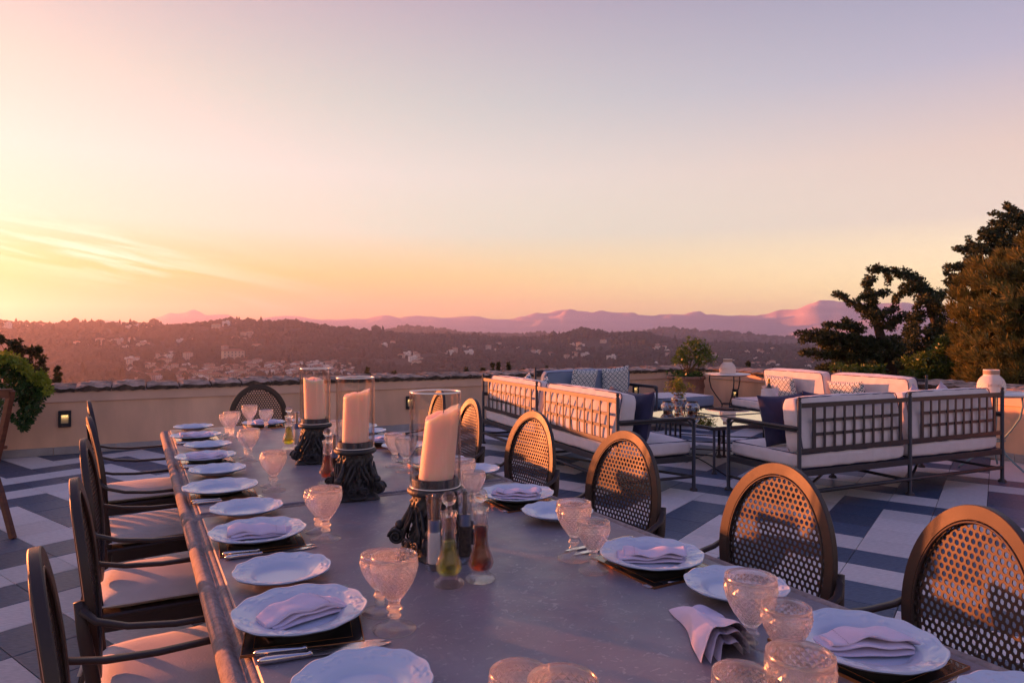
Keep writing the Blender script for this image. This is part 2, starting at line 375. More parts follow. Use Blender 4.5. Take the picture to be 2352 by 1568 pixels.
# houses: 8 shapes shared by several hundred houses
m_hw = [mat('house_wall', c, .9, objrand=.12) for c in ((.62, .56, .50), (.64, .50, .40), (.54, .42, .36), (.72, .68, .64))]
m_hr = mat('house_roof', (.30, .13, .075), .9, objrand=.2); m_hwin = mat('house_window', (.05, .05, .06), .4)
def house_mesh(w, d, h, kind, wm):
    b = MB(); me = bpy.data.meshes.new('house'); vs = []; fs = []; mi = []
    def bx(x0, x1, y0, y1, z0, z1, m):
        o = len(vs); vs.extend([(a, b_, c) for a in (x0, x1) for b_ in (y0, y1) for c in (z0, z1)])
        for f in [(0, 1, 3, 2), (4, 6, 7, 5), (0, 4, 5, 1), (2, 3, 7, 6), (0, 2, 6, 4), (1, 5, 7, 3)]: fs.append(tuple(i + o for i in f)); mi.append(m)
    bx(-w / 2, w / 2, -d / 2, d / 2, -6, h, 0)
    if kind == 0:
        o = len(vs); e = .6; vs.extend([(-w / 2 - e, -d / 2 - e, h), (w / 2 + e, -d / 2 - e, h), (w / 2 + e, d / 2 + e, h), (-w / 2 - e, d / 2 + e, h), (-w / 2 + d * .35, 0, h + d * .22), (w / 2 - d * .35, 0, h + d * .22)])
        for f in [(0, 1, 5, 4), (2, 3, 4, 5), (1, 2, 5), (3, 0, 4), (3, 2, 1, 0)]: fs.append(tuple(i + o for i in f)); mi.append(1)
    elif kind == 1:
        bx(-w / 2, w / 2, -d / 2, d / 2, h, h + .7, 0); bx(w * .08, w * .4, -d * .3, d * .3, h + .7, h + 3, 0)
    nw = max(2, int(w / 3.2)); nf = max(1, int(h / 3))
    for i in range(nw):
        for j in range(nf):
            x = -w / 2 + (i + .5) * w / nw; z = .9 + j * 3
            bx(x - .55, x + .55, -d / 2 - .06, -d / 2 - .02, z, z + 1.5, 2)
    me.from_pydata(vs, [], fs); me.polygons.foreach_set('material_index', mi)
    for m in (wm, m_hr, m_hwin): me.materials.append(m)
    return me
HM = [house_mesh(w, d, h, k, m_hw[c]) for w, d, h, k, c in ((11, 8, 6, 0, 0), (14, 9, 6.5, 0, 1), (9, 8, 9, 0, 2), (16, 10, 9, 1, 3), (12, 9, 6, 1, 0), (20, 10, 9, 0, 1), (8, 7, 5, 0, 3), (13, 11, 12, 0, 2))]
hr = random.Random(5)
def house_at(u, v, key=None, label=None, group=None, scale=1.0, rlo=900, rhi=2450, as_obj=True):
    az = math.atan((u - CX) / F_PX); ca = math.cos(az)
    rr = np.linspace(rlo, rhi, 80); z = land_z(np.full(80, az), rr); vv = HY + (CAM_H - z) * F_PX / (rr * ca)
    k = int(np.argmin(np.abs(vv - v))); r = rr[k]
    p = Vector((math.sin(az) * r, math.cos(az) * r, z[k] + .5)); rz = -az + hr.uniform(-.6, .6)
    me = HM[key if key is not None else hr.choice([0, 0, 1, 2, 2, 3, 4, 4, 5, 6, 6, 7])]
    if not as_obj: return (me, p, rz, scale)
    o = obj('house', me, None, p, rz); o.scale = (scale,) * 3
    return tag(o, label, 'house', group)
G1, LB1 = 'houses of the valley town beyond the wall', 'small pale house packed among others in the valley town behind the candles'
G2, LB2 = 'houses scattered over the left hillside', 'small pale house half hidden by trees on the hazy left hillside'
G3, LB3 = 'houses on the middle hills', 'lone pale house in dark woods on the middle hills'
G4, LB4 = 'villas on the right plain', 'tiny white villa on the wooded plain beyond the potted shrub and lantern'
G5, LB5 = 'houses on the left ridge top', 'tiny pale house along the top of the left ridge'
rest = []; cnt = 0
def town_v(u): return 862 + 10 * math.sin(u / 90)
for k in range(420):
    u = 250 + 560 * hr.betavariate(2.0, 1.3); v = hr.uniform(845, 882) if u < 560 else hr.uniform(838, 868)
    if k < 130: house_at(u, v, None, LB1, G1, hr.uniform(.75, 1.1), 900, 1500)
    else: rest.append(house_at(u, v, None, scale=hr.uniform(.7, 1.0), rlo=900, rhi=1500, as_obj=False))
for k in range(45):
    cx, cv = hr.choice([(200, 792), (290, 790), (345, 800), (370, 822), (395, 822), (335, 835), (430, 790), (560, 776), (590, 800), (300, 830)]); house_at(hr.gauss(cx, 20), hr.gauss(cv, 4), None, LB2, G2, hr.uniform(.8, 1.2), 1250, 2280)
for k in range(40):
    cx, cv = hr.choice([(930, 818), (1020, 812), (1070, 806), (1085, 800), (1335, 795), (1320, 822), (1255, 816), (960, 830), (1395, 795), (880, 800), (1500, 795), (1160, 802)]); house_at(hr.gauss(cx, 14), hr.gauss(cv, 4), None, LB3, G3, hr.uniform(.8, 1.3), 900, 2250)
for k in range(60):
    u = hr.uniform(1480, 1860); house_at(u, hr.uniform(806, 852), None, LB4, G4, hr.uniform(.7, 1.0), 900, 2290)
for k in range(22):
    u = hr.choice([hr.gauss(80, 45), hr.gauss(340, 22), hr.gauss(540, 18)]); house_at(u, interp(RIDGE1, u) + hr.uniform(2, 9), None, LB5, G5, hr.uniform(.8, 1.1), 1500, 2290)
house_at(535, 826, 5, 'long cream palace with rows of windows above the valley town', None, 2.0)
house_at(517, 808, 7, 'narrow tower house standing alone above the long cream palace', None, 1.0)
house_at(308, 866, 1, 'ochre gabled house at the left end of the valley town', None, 1.25, 900, 1500)
house_at(366, 868, 7, 'tall pale block standing in dark trees in the left of the valley town', None, 1.0, 900, 1500)
house_at(1344, 822, 3, 'tall white block on the slope left of the middle pair of cypresses', None, 1.1)
house_at(1404, 827, 3, 'wide white villa low on the middle hillside', None, 1.2)
house_at(1077, 818, 3, 'large white villa below the orange lit block on the middle hill', None, 1.3)
house_at(1122, 803, 7, 'tall pinkish block left of the orange lit house on the middle hill', None, 1.2)
house_at(1146, 797, 2, 'orange lit house on the brow of the middle hill', None, 1.3)
# the houses past the first three hundred, as one mesh
def join_meshes(items, name, mats):
    vs = []; fs = []; mi = []
    for me, p, rz, s in items:
        o = len(vs); c, q = math.cos(rz) * s, math.sin(rz) * s
        for v_ in me.vertices: x, y, z = v_.co; vs.append((x * c - y * q + p.x, x * q + y * c + p.y, z * s + p.z))
        w0 = m_hw.index(me.materials[0])
        for f in me.polygons: fs.append(tuple(i + o for i in f.vertices)); mi.append(w0 if f.material_index == 0 else 3 + f.material_index)
    m = bpy.data.meshes.new(name); m.from_pydata(vs, [], fs); m.polygons.foreach_set('material_index', mi)
    for x in mats: m.materials.append(x)
    return m
tag(obj('far_town', join_meshes(rest, 'far_town', m_hw + [m_hr, m_hwin])), kind='stuff')
# ------------------------------------------------------------------ terrace floor
m_tl = mat('pale_stone_tile', (.58, .54, .53), .62, var=.14, vscale=26, stretch=(1, 5, 1), bump=.0006, bscale=70, objrand=.10, rvar=.08)
m_td = mat('slate_tile', (.050, .078, .135), .45, var=.18, vscale=18, stretch=(1, 5, 1), bump=.0006, bscale=60, objrand=.16, rvar=.12)
m_grout = mat('grout', (.07, .065, .06), .9)
# the tiles run diagonally to the table; k = (a, b) counts tiles along the two grout directions
PA = {(0, 0): (2.919, 5.387), (1, -5): (2.214, 3.965), (2, 4): (4.183, 6.009), (1, 5): (4.125, 6.445), (0, -3): (2.350, 4.637), (-5, -1): (1.477, 6.092), (-3, -3): (1.610, 5.213),
      (-17, -13): (-3.955, 5.445), (-14, -13): (-3.128, 4.854), (-13, -14): (-3.050, 4.411), (-18, -13): (-4.226, 5.653), (-19, -12): (-4.320, 6.136), (-22, -8): (-4.404, 7.815), (-17, -10): (-3.397, 6.239), (-21, -11): (-4.690, 6.805)}
_A = np.array([[a, b, 1] for a, b in PA]); _B = np.array(list(PA.values())); AFF, res, _, _ = np.linalg.lstsq(_A, _B, rcond=None)
def tile_xy(a, b): return a * AFF[0] + b * AFF[1] + AFF[2]
SEQ = 'DDDDLDLLLLDL'
def tile_mesh(rise):
    gap = .0042; b = MB(); ea, eb = AFF[0], AFF[1]; la, lb = np.linalg.norm(ea), np.linalg.norm(eb); ga, gb = gap / la, gap / lb
    def pt(i, j, z): p = i * ea + j * eb; return (p[0], p[1], z)
    c = .0015; q = lambda g, z: [pt(-.5 + g * ga, -.5 + g * gb, z), pt(.5 - g * ga, -.5 + g * gb, z), pt(.5 - g * ga, .5 - g * gb, z), pt(-.5 + g * ga, .5 - g * gb, z)]
    vs = q(.5, -.012) + q(.5, -c) + q(1.0, 0)
    fs = [(i, (i + 1) % 4, (i + 1) % 4 + 4, i + 4) for i in range(4)] + [(i + 4, (i + 1) % 4 + 4, (i + 1) % 4 + 8, i + 8) for i in range(4)] + [(8, 9, 10, 11)]
    if ea[0] * eb[1] - ea[1] * eb[0] < 0: fs = [tuple(reversed(f)) for f in fs]
    b.add(vs, fs); return b
tmL, tmD = tile_mesh(0).mesh('floor_tile', m_tl), tile_mesh(0).mesh('floor_tile', m_td)
W2P = Vector((4.03, 11.17, 0)); W2D = Vector((.375, -1, 0)).normalized()       # foot of the right wall, running towards the camera
W2N = Vector((-W2D.y, W2D.x, 0)); W2N = W2N if W2N.x < 0 else -W2N              # faces the terrace
W1T = 6.83
def inside(p, m=.0):
    d = p - T_ORG; return d.dot(T_AX) < W1T + m and (p - W2P).dot(W2N) > -m
fb = MB()
outl = [Vector((-11, -2.5, -.012)), Vector((9.3, -2.5, -.012)), Vector((W2P.x, W2P.y, 0)) + W2D * -1.6, TS(W1T, -9)]
fb.add([(-12, -3, -.010), (11, -3, -.010), (8.1, .3, -.010), (3.48 + .06, 12.75, -.010), (-13, 3.9, -.010)], [(0, 1, 2, 3, 4)])
fb.add([(-12, -3, -.010), (11, -3, -.010), (8.1, .3, -.010), (3.48 + .06, 12.75, -.010), (-13, 3.9, -.010), (-12, -3, -5), (11, -3, -5), (8.1, .3, -5), (3.54, 12.75, -5), (-13, 3.9, -5)], [(0, 5, 6, 1), (1, 6, 7, 2), (2, 7, 8, 3), (3, 8, 9, 4), (4, 9, 5, 0)])
floor = tag(fb.build('terrace_floor', m_grout), kind='structure')
tiles = []
for a in range(-45, 45):
    for b in range(-45, 45):
        x, y = tile_xy(a + .5, b + .5); p = Vector((x, y, 0))
        if not inside(p, .12) or y < -2 or x < -10 or x > 8.5: continue
        k = (b - 2 - 5 * a) % 12; tiles.append((x, y, SEQ[k]))
def vis(x, y):
    if y < .8: return 1e9
    u = CX + F_PX * x / y
    if u < -60 or u > 2412: return 1e9
    d = Vector((x, y, 0)) - T_ORG; t, s = d.dot(T_AX), d.dot(S_AX)
    if -3.2 < t < 2.5 and -.05 < s < 1.25: return 1e9      # under the table
    v = HY + F_PX * CAM_H / y
    if v > 1620: return 1e9
    return y * y + x * x
tiles.sort(key=lambda q: vis(q[0], q[1]))
for x, y, c in tiles[:300]: obj('floor_tile', tmL if c == 'L' else tmD, floor, (x, y, random.uniform(-.0006, .0006)))
rs_ = {'L': MB(), 'D': MB()}; src = tile_mesh(0)
for x, y, c in tiles[300:]: rs_[c].add([(p[0] + x, p[1] + y, p[2]) for p in src.v], src.f)
for c in 'LD': tag(rs_[c].build('distant_floor_tile', m_tl if c == 'L' else m_td, floor), kind='stuff')

# ------------------------------------------------------------------ parapet walls
m_st = mat('ochre_render', (.76, .47, .32), .9, var=.17, vscale=2.6, stretch=(1, 1, .35), bump=.0012, bscale=45, spec=.2, detail=10)
m_stb = mat('ochre_render_band', (.72, .46, .34), .9, var=.10, vscale=2.6, bump=.0012, bscale=45, spec=.2, detail=8)
m_sk = mat('skirting_stone', (.33, .31, .32), .6, var=.10, vscale=9, bump=.0006, objrand=.06)
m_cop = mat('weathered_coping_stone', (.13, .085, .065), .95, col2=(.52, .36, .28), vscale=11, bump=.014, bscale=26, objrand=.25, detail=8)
m_cops = mat('dark_coping_side', (.030, .022, .018), .95, col2=(.13, .085, .06), vscale=14, bump=.010, bscale=26, objrand=.3, detail=8)  # coping sides are coloured darker than the tops
COP = []
for k in range(7):
    g = random.Random(k); b = MB(); L0, Dp, Hh = .36, .50, .055
    def fn(u, v, g=g):
        x = (u - .5) * L0 * .985; y = (v - .5) * Dp
        e = min(u, 1 - u) * L0; e2 = min(v, 1 - v) * Dp
        z = Hh + .030 * v + .018 * noise.noise(Vector((x * 9, y * 9, k * 5))) + .011 * noise.noise(Vector((x * 30, y * 30, k * 3)))
        z -= .012 * max(0, 1 - e / .02) + .012 * max(0, 1 - e2 / .03)
        return (x + .006 * noise.noise(Vector((x * 20, y * 20, k))), y + .014 * noise.noise(Vector((x * 14, v * 3, k + 9))), z)
    b.grid(fn, 9, 11, smooth=False)
    # sides down to the bed
    def ring(): 
        r = [(i, 0) for i in range(9)] + [(8, j) for j in range(1, 11)] + [(i, 10) for i in range(7, -1, -1)] + [(0, j) for j in range(9, 0, -1)]
        return r
    rg = ring(); o = len(b.v)
    for (i, j) in rg: p = b.v[i * 11 + j]; b.v.append((p[0] * .99, p[1] * .985, -.006 + .006 * math.sin(i * 2.1 + j)))
    n_ = len(rg)
    for q in range(n_):
        i, j = rg[q]; i2, j2 = rg[(q + 1) % n_]; b.f.append((o + q, o + (q + 1) % n_, i2 * 11 + j2, i * 11 + j)); b.sm.append(False)
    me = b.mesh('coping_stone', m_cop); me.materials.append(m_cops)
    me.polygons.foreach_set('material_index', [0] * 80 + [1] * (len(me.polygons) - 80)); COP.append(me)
def parapet(name, label, p0, dirv, length, inn):
    """p0 foot of the inner face; dirv along; inn points to the terrace; local x along, y = outwards"""
    ang = math.atan2(dirv.y, dirv.x); out = -inn; flip = Vector((-dirv.y, dirv.x, 0)).dot(out) < 0
    if flip: p0 = p0 + dirv * length; dirv = -dirv; ang = math.atan2(dirv.y, dirv.x)
    root = thing(name, label, 'wall', (p0.x, p0.y, 0), ang)
    b = MB(); b.box((length / 2, .21, .3 - 2.5), (length, .42, .6 + 5), None, 0); b.build('rendered_face', m_st, root)
    b = MB(); b.box((length / 2, .205, .6625), (length + .02, .45, .125), None, .006); b.build('band', m_stb, root)
    x = 0; i = 0
    while x < length:
        w_ = min(.62, length - x); c = MB(); c.box((0, 0, 0), (w_ - .004, .014, .088), None, .002)
        c.build('skirting_slab', m_sk, root, loc=(x + w_ / 2, -.0085, .046)); x += w_; i += 1
    x = .18
    while x < length:
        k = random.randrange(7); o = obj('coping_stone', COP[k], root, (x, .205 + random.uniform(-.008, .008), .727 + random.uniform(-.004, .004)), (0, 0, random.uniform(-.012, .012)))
        o.scale = (random.uniform(.97, 1.01), random.choice((1, 1)), random.uniform(.85, 1.12)); x += .362
    return root
corner = Vector((3.48, 12.63, 0))
parapet('parapet_wall', 'long ochre parapet wall with rough stone coping behind the head of the dining table', TS(W1T, -6.6), S_AX, (corner - TS(W1T, -6.6)).dot(S_AX), -T_AX)
parapet('parapet_wall', 'ochre parapet wall with stone coping on the right below the dark trees', corner + W2D * 0.02 , W2D, 12.6, W2N)

# lit step lamps let into the walls
m_lampf = mat('lamp_black', (.02, .022, .028), .45); m_glow = mat('lamp_glow', (.9, .7, .4), .5, emit=((1.0, .62, .22), 1.0)); m_lampi = mat('lamp_inner', (.20, .16, .12), .4)
def wall_lamp(label, p, inn):
    rz = math.atan2(-inn.y, -inn.x) - math.pi / 2
    r = thing('wall_lamp', label, 'wall light', p, rz, 'recessed lamps along the parapet')
    f = MB(); w_, h_, t_ = .125, .19, .03; ow, oh = .072, .105
    f.box((-(w_ + ow) / 4, -t_ / 2, 0), ((w_ - ow) / 2, t_, h_), None, .004); f.box(((w_ + ow) / 4, -t_ / 2, 0), ((w_ - ow) / 2, t_, h_), None, .004)
    f.box((0, -t_ / 2, .07), (ow, t_, h_ / 2 - .07 + .025), None, 0); f.box((0, -t_ / 2, -.0725), (ow, t_, .045), None, 0); f.build('frame', m_lampf, r)
    i_ = MB(); i_.grid(lambda u, v: ((u - .5) * ow, -.004 - .020 * (1 - v) ** 1.5, -.05 + v * .1), 4, 8); i_.build('reflector', m_lampi, r)
    g_ = MB(); g_.box((0, -.014, .046), (ow * .9, .014, .006)); g_.build('lamp_strip', m_glow, r)
    ll = bpy.data.lights.new('lamp_light', 'AREA'); ll.shape = 'RECTANGLE'; ll.size = ow * .9; ll.size_y = .012; ll.energy = .03; ll.color = (1, .68, .32)
    lo = bpy.data.objects.new('lamp_light', ll); COL.objects.link(lo); lo.parent = r; lo.location = (0, -.017, .041); lo.rotation_euler = (R(-12), 0, 0)
def on_w1(u, v_h):
    D = (W1T + .4828 * 1.06 + .8757 * 2.327) / (-.4828 * (u - CX) / F_PX + .8757); return Vector(((u - CX) / F_PX * D, D, v_h)) - T_AX * .001
wall_lamp('lit wall lamp at the far left, above the slate and pale paving', on_w1(149, .41), -T_AX)
wall_lamp('lit wall lamp behind the nearest candle glass', on_w1(941, .40), -T_AX)
wall_lamp('lit wall lamp just right of the blue back cushions of the far sofa', on_w1(1459, .42), -T_AX)
D_ = 8.22 / (.328 + .375); wall_lamp('lit wall lamp under the small round table with the pale lantern by the corner', Vector((.328 * D_, D_, .36)) + W2N * .001, W2N)
# ------------------------------------------------------------------ dining tables (two butted end to end)
m_top = mat('grey_stone_top', (.220, .195, .225), .42, var=.10, vscale=7, bump=.0004, bscale=55, rvar=.08, detail=8, spec=.55)
# fine pale chips and scratches in the stone
t = m_top.node_tree; bs = t.nodes['Principled BSDF']; src_c = bs.inputs['Base Color'].links[0].from_socket
tcx = t.nodes.new('ShaderNodeTexCoord'); prev = src_c
for sc_, dist, lo_, hi_, amt, col in ((95, 0, .64, .76, .5, (.52, .46, .45, 1)), (26, 2.5, .58, .68, .3, (.33, .29, .29, 1)), (34, 1.8, .62, .67, .4, (.50, .47, .45, 1)), (3.2, .3, .42, .66, .35, (.12, .115, .135, 1))):
    nn = t.nodes.new('ShaderNodeTexNoise'); nn.inputs['Scale'].default_value = sc_; nn.inputs['Detail'].default_value = 4; nn.inputs['Distortion'].default_value = dist
    t.links.new(tcx.outputs['Object'], nn.inputs['Vector']); r_ = t.nodes.new('ShaderNodeMapRange'); r_.inputs[1].default_value = lo_; r_.inputs[2].default_value = hi_; r_.inputs[4].default_value = amt
    t.links.new(nn.outputs[0], r_.inputs[0]); mm = t.nodes.new('ShaderNodeMix'); mm.data_type = 'RGBA'; t.links.new(r_.outputs[0], mm.inputs[0]); t.links.new(prev, mm.inputs[6]); mm.inputs[7].default_value = col; prev = mm.outputs[2]
t.links.new(prev, bs.inputs['Base Color'])
m_edge = mat('grey_stone_edge', (.34, .27, .24), .85, var=.22, vscale=60, bump=.0025, bscale=170, spec=.15)
m_ped = mat('table_pedestal_stone', (.16, .14, .13), .7, var=.1)
TZ = .75; TWD = 1.18
def table(label, t0, t1):
    c = TS((t0 + t1) / 2, TWD / 2); hl, hw = (t1 - t0) / 2 - .033, TWD / 2
    r = thing('dining_table', label, 'table', c, TA + 0.0, 'stone dining tables pushed end to end')       # local x = s, y = t
    b = MB(); b.box((0, 0, TZ - .015), (hw * 2, hl * 2, .03), None, .003); b.build('tabletop', m_top, r)
    prof = [(-.004, .730), (.0, .742), (.006, .744), (.013, .739), (.017, .731), (.022, .732), (.028, .739), (.037, .743), (.046, .741), (.053, .734), (.057, .724), (.056, .712), (.050, .703), (.040, .698), (.030, .700), (.024, .690), (.014, .676), (.0, .668), (-.03, .664)]
    e = MB(); vs = []; n = len(prof)
    cor = [(-hw, -hl, -1, -1), (hw, -hl, 1, -1), (hw, hl, 1, 1), (-hw, hl, -1, 1)]; ringp = []
    for x, y, sx, sy in cor:
        dl = .030
        for q in range(5):
            ringp.append((x, y, sx, sy, q))
    def pos(x, y, sx, sy, q, d):
        ang0 = {(-1, -1): 180, (1, -1): 270, (1, 1): 0, (-1, 1): 90}[(sx, sy)]; a = R(ang0 + q * 22.5)
        yend = .030 if True else d
        px, py = x + math.cos(a) * d, y + math.sin(a) * min(d, .0335) if d > 0 else y + math.sin(a) * d
        return (px, py)
    m_ = len(ringp)
    for rp in ringp:
        for d, z in prof: p = pos(*rp, d); vs.append((p[0], p[1], z))
    fs = [(i * n + k, ((i + 1) % m_) * n + k, ((i + 1) % m_) * n + k + 1, i * n + k + 1) for i in range(m_) for k in range(n - 1)]
    e.add(vs, [f[::-1] for f in fs], True); e.build('moulded_edge', m_edge, r)
    a = MB(); a.box((0, 0, .68), (hw * 1.8, hl * 1.85, .06), None, .004); a.build('apron', m_ped, r)
    for sy in (-1, 1):
        g = MB(); g.lathe([(.26, 0), (.26, .05), (.22, .07), (.12, .13), (.10, .2), (.13, .34), (.13, .42), (.10, .55), (.17, .63), (.20, .65)], 20, Matrix.Translation((0, sy * hl * .62, 0)) @ Matrix.Diagonal((1, 1, 1, 1))); g.build('pedestal', m_ped, r)
    return r
table('far half of the long grey stone dining table, under two candle pillars', 0, 2.455)
table('near half of the long grey stone dining table, bare in the middle', -2.60, 0)
m_rub = mat('dark_joint', (.016, .017, .022), .5)

# ------------------------------------------------------------------ chairs
m_ch = mat('dark_bronze_metal', (.046, .031, .027), .44, metal=.12, spec=.42, bump=.0003, bscale=900, rvar=.05)
m_cus = mat('cream_canvas', (.64, .55, .50), .95, var=.06, vscale=12, bump=.0008, bscale=160, sheen=.2)
m_pipe = mat('cream_piping', (.60, .52, .48), .95)
BA, BBb = .215, .260
def bow(x): return .30 * x * x
def back_T(): return Matrix.Translation((0, -.252, .733)) @ Matrix.Rotation(R(6), 4, 'X')      # oval plane: local x across, z up, y = forward
def chair_meshes():
    T = back_T(); M = {}
    b = MB(); sec = [(.0, -.38), (.0, .38), (.05, .5), (.95, .5), (1, .38), (1, -.38), (.95, -.5), (.05, -.5)]
    n = 80; ns = len(sec)
    for k in range(ns):                      # every strip keeps its own crisp edges
        vs = []
        for i in range(n):
            th = 2 * math.pi * i / n
            for w_, t_ in (sec[k], sec[(k + 1) % ns]):
                a, c = BA - .034 * w_, BBb - .034 * w_; x, z = a * math.cos(th), c * math.sin(th); vs.append((x, bow(x) + t_ * .020, z))
        b.add(vs, [(i * 2, ((i + 1) % n) * 2, ((i + 1) % n) * 2 + 1, i * 2 + 1) for i in range(n)], True, T)
    M['back_ring'] = b
    b = MB()
    for sg in (-1, 1):
        b.tube([((BA - .038) * math.cos(q), bow((BA - .038) * math.cos(q)) + sg * .009, (BBb - .038) * math.sin(q)) for q in [2 * math.pi * i / 56 for i in range(56)]], .0032, 6, True, T)
    M['inner_bead'] = b
    # perforated panel: every hexagonal hole is cut
    b = MB(); p = .0186; Rr = p / math.sqrt(3); hh = Rr * .64; a2, c2 = BA - .026, BBb - .026; rows = int(c2 / (1.5 * Rr)) + 2
    for j in range(-rows, rows + 1):
        for i in range(-16, 17):
            cx, cz = (i + (.5 if j % 2 else 0)) * p, j * 1.5 * Rr
            if (cx / a2) ** 2 + (cz / c2) ** 2 > 1: continue
            vs = []
            for sg in (.0011, -.0011):
                for rad in (Rr, hh):
                    for k in range(6):
                        a = R(60 * k + 30); x, z = cx + rad * math.cos(a), cz + rad * math.sin(a); vs.append((x, bow(x) + sg, z))
            fs = []
            for k in range(6):
                q = (k + 1) % 6; fs += [(k, q, 6 + q, 6 + k), (12 + q, 12 + k, 18 + k, 18 + q), (6 + k, 6 + q, 18 + q, 18 + k)]
            b.add(vs, fs, False, T)
    M['perforated_panel'] = b
    b = MB(); b.box((0, .0, .415), (.47, .46, .022), None, .006); b.box((0, -.215, .395), (.44, .02, .05), None, .004); b.box((0, .215, .39), (.44, .02, .05), None, .004)
    b.box((-.225, 0, .39), (.018, .42, .05), None, .004); b.box((.225, 0, .39), (.018, .42, .05), None, .004); M['seat_frame'] = b
    for sg in (-1, 1):
        x = sg * .205; k = 'L' if sg < 0 else 'R'
        b = MB(); b.tube([(x * .97, -.30, .0), (x * .98, -.265, .18), (x, -.225, .36), (x * 1.005, -.222, .45), (x * 1.03, -.232, .55), (x * 1.045, -.250, .66), (x * 1.035, -.262, .74)], [1, 1, 1, 1, 1, .9, .6], 8, flat=(.012, .016, (0, 1, 0))); M['rear_leg' + k] = b
        b = MB(); b.tube([(sg * .245, .265, 0), (sg * .232, .225, .2), (sg * .228, .212, .40), (sg * .236, .215, .52), (sg * .25, .212, .60)], [.75, .9, 1, .8, .7], 8, flat=(.013, .014, (0, 1, 0))); M['front_leg' + k] = b
        b = MB(); pts = []
        for q in [(.206, -.250, .735), (.220, -.250, .716), (.234, -.225, .694), (.246, -.16, .674), (.254, -.06, .662), (.258, .06, .660), (.258, .16, .660), (.256, .215, .648), (.254, .235, .615), (.250, .222, .585)]: pts.append((sg * q[0], q[1], q[2]))
        b.tube(pts, 1, 8, flat=(.011, .0065, (0, 0, 1))); M['armrest' + k] = b
        b = MB(); b.box((sg * .245, .27, .004), (.03, .03, .012), None, .003); b.box((x * .97, -.303, .004), (.03, .03, .012), None, .003); M['foot_pad' + k] = b
    return {k: v.mesh(k.rstrip('LR') if k[-1] in 'LR' else k, m_ch) for k, v in M.items()}
CHM = chair_meshes()
def cushion_bm(w_, d_, h_, z0, puff=.012, nn=17, seed=0, wr=.002):
    b = MB()
    def fn(s, sg):
        def f(u, v):
            x, y = (u * 2 - 1), (v * 2 - 1); ex = 1 - abs(x) ** 7; ey = 1 - abs(y) ** 7
            e = max(0, min(ex, 1)) * max(0, min(ey, 1)); hgt = (e ** .42)
            cx = 1 - .02 * abs(y) ** 4; cyy = 1 - .02 * abs(x) ** 4
            px, py = x * w_ / 2 * cx, y * d_ / 2 * cyy
            z = z0 + h_ / 2 + sg * (h_ / 2 * hgt + puff * (1 - x * x) * (1 - y * y) * (1 if sg > 0 else .2))
            z += wr * noise.noise(Vector((px * 11, py * 11, seed + sg))) * hgt
            return (px, py, z)
        return f
    b.grid(fn(0, 1), nn, nn); b.grid(fn(0, -1), nn, nn); b.f[-(nn - 1) ** 2:] = [f[::-1] for f in b.f[-(nn - 1) ** 2:]]
    return b
def piping_bm(w_, d_, z, r=.0035, rc=.02):
    b = MB(); pts = []
    for sx, sy, a0 in ((1, 1, 0), (-1, 1, 90), (-1, -1, 180), (1, -1, 270)):
        for q in range(4):
            a = R(a0 + q * 30); pts.append((sx * (w_ / 2 - rc) + rc * math.cos(a), sy * (d_ / 2 - rc) + rc * math.sin(a), z))
    b.tube(pts, r, 6, True); return b
seatc = cushion_bm(.455, .450, .046, .426, .012, 15); seatcm = seatc.mesh('seat_cushion', m_cus); seatp = piping_bm(.445, .44, .449).mesh('piping', m_pipe)
TIE = []
for sg in (-1, 1):
    for path in ([(sg * .20, -.215, .44), (sg * .222, -.235, .43), (sg * .235, -.245, .36), (sg * .226, -.262, .28), (sg * .240, -.275, .24)], [(sg * .20, -.215, .44), (sg * .190, -.248, .42), (sg * .180, -.262, .34), (sg * .188, -.272, .27)]):
        tie = MB(); tie.tube(path, 1, 4, flat=(.007, .0012, (1, 0, 0))); TIE.append(tie.mesh('tie_ribbon', m_pipe))
def make_chair():
    r = thing('dining_chair', 'x', 'chair', (0, 0, 0), 0, 'oval backed metal chairs round the table')
    for k in ('back_ring', 'inner_bead', 'perforated_panel', 'seat_frame', 'rear_legL', 'rear_legR', 'front_legL', 'front_legR', 'armrestL', 'armrestR', 'foot_padL', 'foot_padR'): obj(CHM[k].name.split('.')[0], CHM[k], r)
    c = obj('seat_cushion', seatcm, r); obj('piping', seatp, c); [obj('tie_ribbon', q, c) for q in TIE]
    return r
chair0 = make_chair(); bpy.context.view_layer.update(); learn(chair0)
first = [True]
def chair(tt, ss, face, label):
    """(tt, ss): where the top of the oval stands; face: heading of the sitter in degrees"""
    f = Vector((math.cos(R(face)), math.sin(R(face)), 0)); p = TS(tt, ss) + f * .28; rz = R(face - 90)
    if first[0]: first[0] = False; chair0.location = p; chair0.rotation_euler = (0, 0, rz); chair0['label'] = label; return
    dup(chair0, p, rz, label)
FS = 28.87
for tt, ss, d, lb in ((-1.121, -.350, 5, 'nearest oval chair on the left side of the table, cut by the bottom edge'), (-.451, -.337, 1.5, 'second oval chair from the camera on the left side of the table'),
                      (.349, -.362, -.5, 'third oval chair from the camera on the left side, its perforated back in shade'), (1.136, -.385, 7, 'fourth oval chair on the left side, orange light on its outer edge'), (2.06, -.432, 4, 'farthest oval chair on the left side of the table')):
    chair(tt, ss, FS + d, lb)
